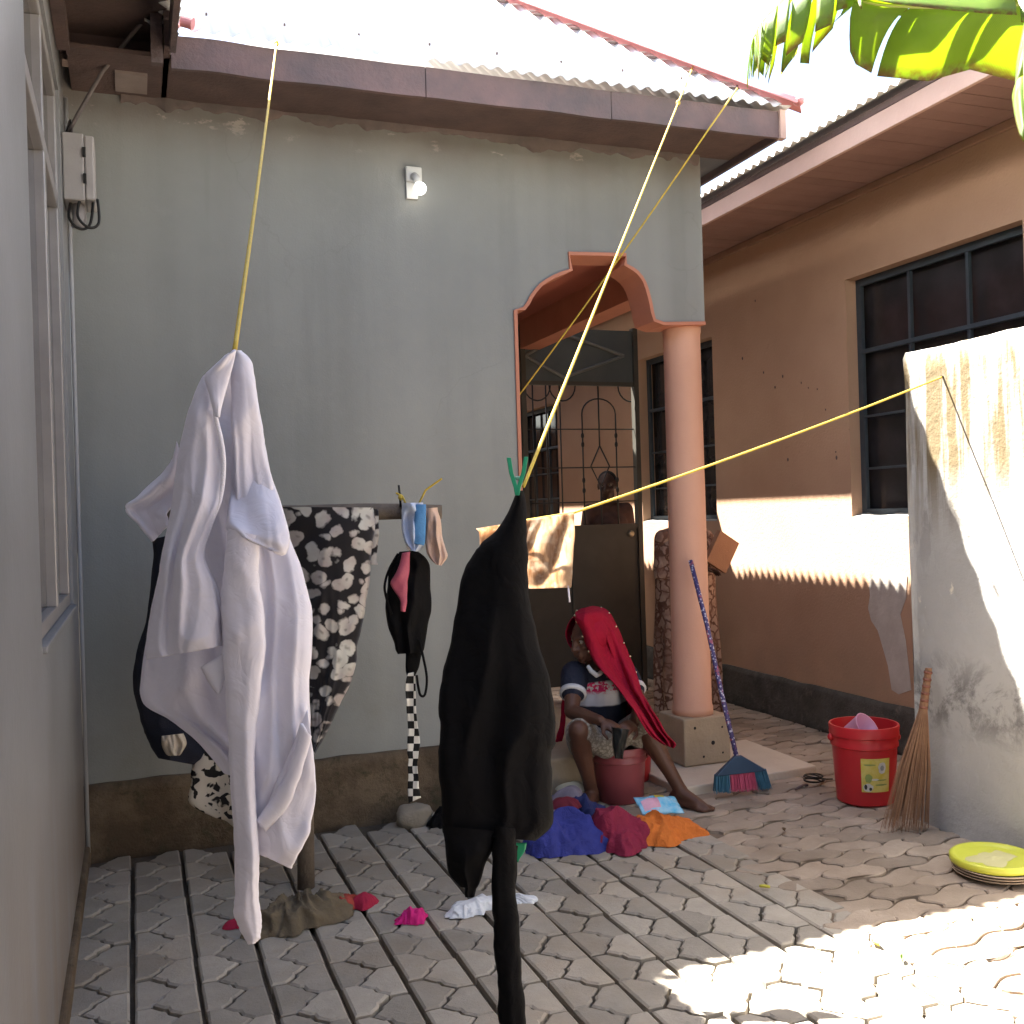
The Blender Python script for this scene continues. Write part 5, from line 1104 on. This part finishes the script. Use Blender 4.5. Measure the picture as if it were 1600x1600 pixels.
for sx in (-.08, .08): m.chain([(sp_ + Vector((sx, 0, .85)), .085), (sp_ + Vector((sx, 0, .47)), .055), (sp_ + Vector((sx, .02, .3)), .05), (sp_ + Vector((sx, 0, .08)), .033)]); foot(m, sp_ + Vector((sx, 0, .075)), sp_ + Vector((sx + .1, -.15, 0)))
bo2 = remesh(m.build('body', SKIN2, ps, True), .007, 3); eyes(bo2, hc, f2, u2, s2, .95)
BAT = mat_batik(); m = MB()
def gown(a, v):
    an = 2 * math.pi * a; z = lerp(1.30, .06, v); r_ = lerp(.13, .215, sm(0, .12, v)); r_ = lerp(r_, .225, sm(.3, .9, v)); fl = .022 * sm(.3, .8, v) * math.sin(an * 7 + 2 * noise.noise((v * 2, a * 3, 1)))
    return sp_ + Vector(((r_ + fl) * 1.0 * math.cos(an), (r_ * .72 + fl) * math.sin(an), z + .01 * math.sin(an * 3) * v))
m.grid(gown, 96, 50, True).build('dress', BAT, ps, True, solid=.004)
m = MB(); m.chain([(sp_ + Vector((.15, -.02, 1.235)), .062), (eR, .055)]); m.chain([(sp_ + Vector((-.15, .02, 1.24)), .062), (eL, .055)]); m.chain([(eR, .056), (eR.lerp(wR, .45), .05)]); m.chain([(eL, .056), (eL.lerp(wL, .5), .05)]); m.chain([(sp_ + Vector((-.16, 0, 1.24)), .06), (sp_ + Vector((0, 0, 1.27)), .07), (sp_ + Vector((.16, 0, 1.23)), .06)])
remesh(m.build('sleeves', BAT, ps, True), .009, 3)
def scarf2(u, v): a = 2 * math.pi * u; t = lerp(.05, 2.0, v); return hc + Vector((0, 0, .02)) + Vector((math.sin(t) * math.cos(a) * .095, math.sin(t) * math.sin(a) * .11, math.cos(t) * .12))
MB().grid(scarf2, 30, 16, True).build('headwrap', BAT, ps, True, solid=.004)
bdc = ony(1127, 862, 6.0); bq = Euler((R(8), R(28), R(14))).to_matrix(); m = MB(); hx, hz = .10, .115
m.hexa([bdc + bq @ Vector(v) for v in ((-hx, -.02, -hz), (hx, -.02, -hz), (hx, .02, -hz), (-hx, .02, -hz), (-hx, -.02, hz), (hx, -.02, hz), (hx, .02, hz), (-hx, .02, hz))])
tag(m.build('brown_board', plain('brown_cardboard', (.36, .20, .12), (.30, .16, .10), 5, .9, .3), None, bevel=.003), 'tilted brown cardboard box held beside the column', 'box')

# person looking over the gate
gp_ = Vector((3.66, 7.62, 0)); pgt = thing('person', 'person with short dark hair behind the steel gate grille', 'person', gp_)
m = MB(); hg = gp_ + Vector((0, 0, 1.645)); f3, u3, s3 = head(m, hg, Vector((-.5, -.8, -.1)), .23)
m.chain([(hg - u3 * .06, .055), (gp_ + Vector((0, 0, 1.50)), .055), (gp_ + Vector((0, .01, 1.28)), .125), (gp_ + Vector((0, 0, .95)), .13)]); m.chain([(gp_ + Vector((-.16, 0, 1.44)), .05), (gp_ + Vector((0, 0, 1.47)), .06), (gp_ + Vector((.16, 0, 1.44)), .05)])
for sx in (-1, 1):
    e_ = gp_ + Vector((sx * .21, .02, 1.15)); w_ = gp_ + Vector((sx * .2, -.08, .92)); m.chain([(gp_ + Vector((sx * .16, 0, 1.44)), .045), (e_, .035), (w_, .025)]); hand(m, w_, Vector((0, -.1, -1)), Vector((-sx, 0, 0)), sx)
    m.chain([(gp_ + Vector((sx * .08, 0, .95)), .09), (gp_ + Vector((sx * .09, 0, .5)), .058), (gp_ + Vector((sx * .09, .02, .3)), .052), (gp_ + Vector((sx * .09, 0, .08)), .034)]); foot(m, gp_ + Vector((sx * .09, 0, .075)), gp_ + Vector((sx * .09 - .05, -.2, 0)))
bo3 = remesh(m.build('body', SKIN2, pgt, True), .0075, 3); eyes(bo3, hg, f3, u3, s3)
q3 = Matrix((s3, f3, u3)).transposed()
MB().sphere(hg + u3 * .034 - f3 * .026, (.08, .092, .086), q3, 20, 14).build('hair', HAIR, bo3, True)
m = MB(); m.chain([(gp_ + Vector((-.16, 0, 1.435)), .066), (gp_ + Vector((0, 0, 1.44)), .07), (gp_ + Vector((.16, 0, 1.435)), .066)]); m.chain([(gp_ + Vector((0, .01, 1.28)), .15), (gp_ + Vector((0, 0, .92)), .155)]); m.sphere(gp_ + Vector((0, .01, 1.3)), (.19, .13, .17))
for sx in (-1, 1): m.chain([(gp_ + Vector((sx * .16, 0, 1.44)), .065), (gp_ + Vector((sx * .2, .015, 1.2)), .058)])
remesh(m.build('shirt', plain('dark_red_brown_shirt', (.045, .028, .025), (.10, .05, .04), 14, .85, .3), pgt, True), .01, 4)
m = MB(); m.chain([(gp_ + Vector((0, 0, .95)), .145), (gp_ + Vector((0, 0, .86)), .14)])
for sx in (-1, 1): m.chain([(gp_ + Vector((sx * .08, 0, .9)), .105), (gp_ + Vector((sx * .09, 0, .14)), .065)])
remesh(m.build('trousers', MATS['navy_cloth'], pgt, True), .011, 3)
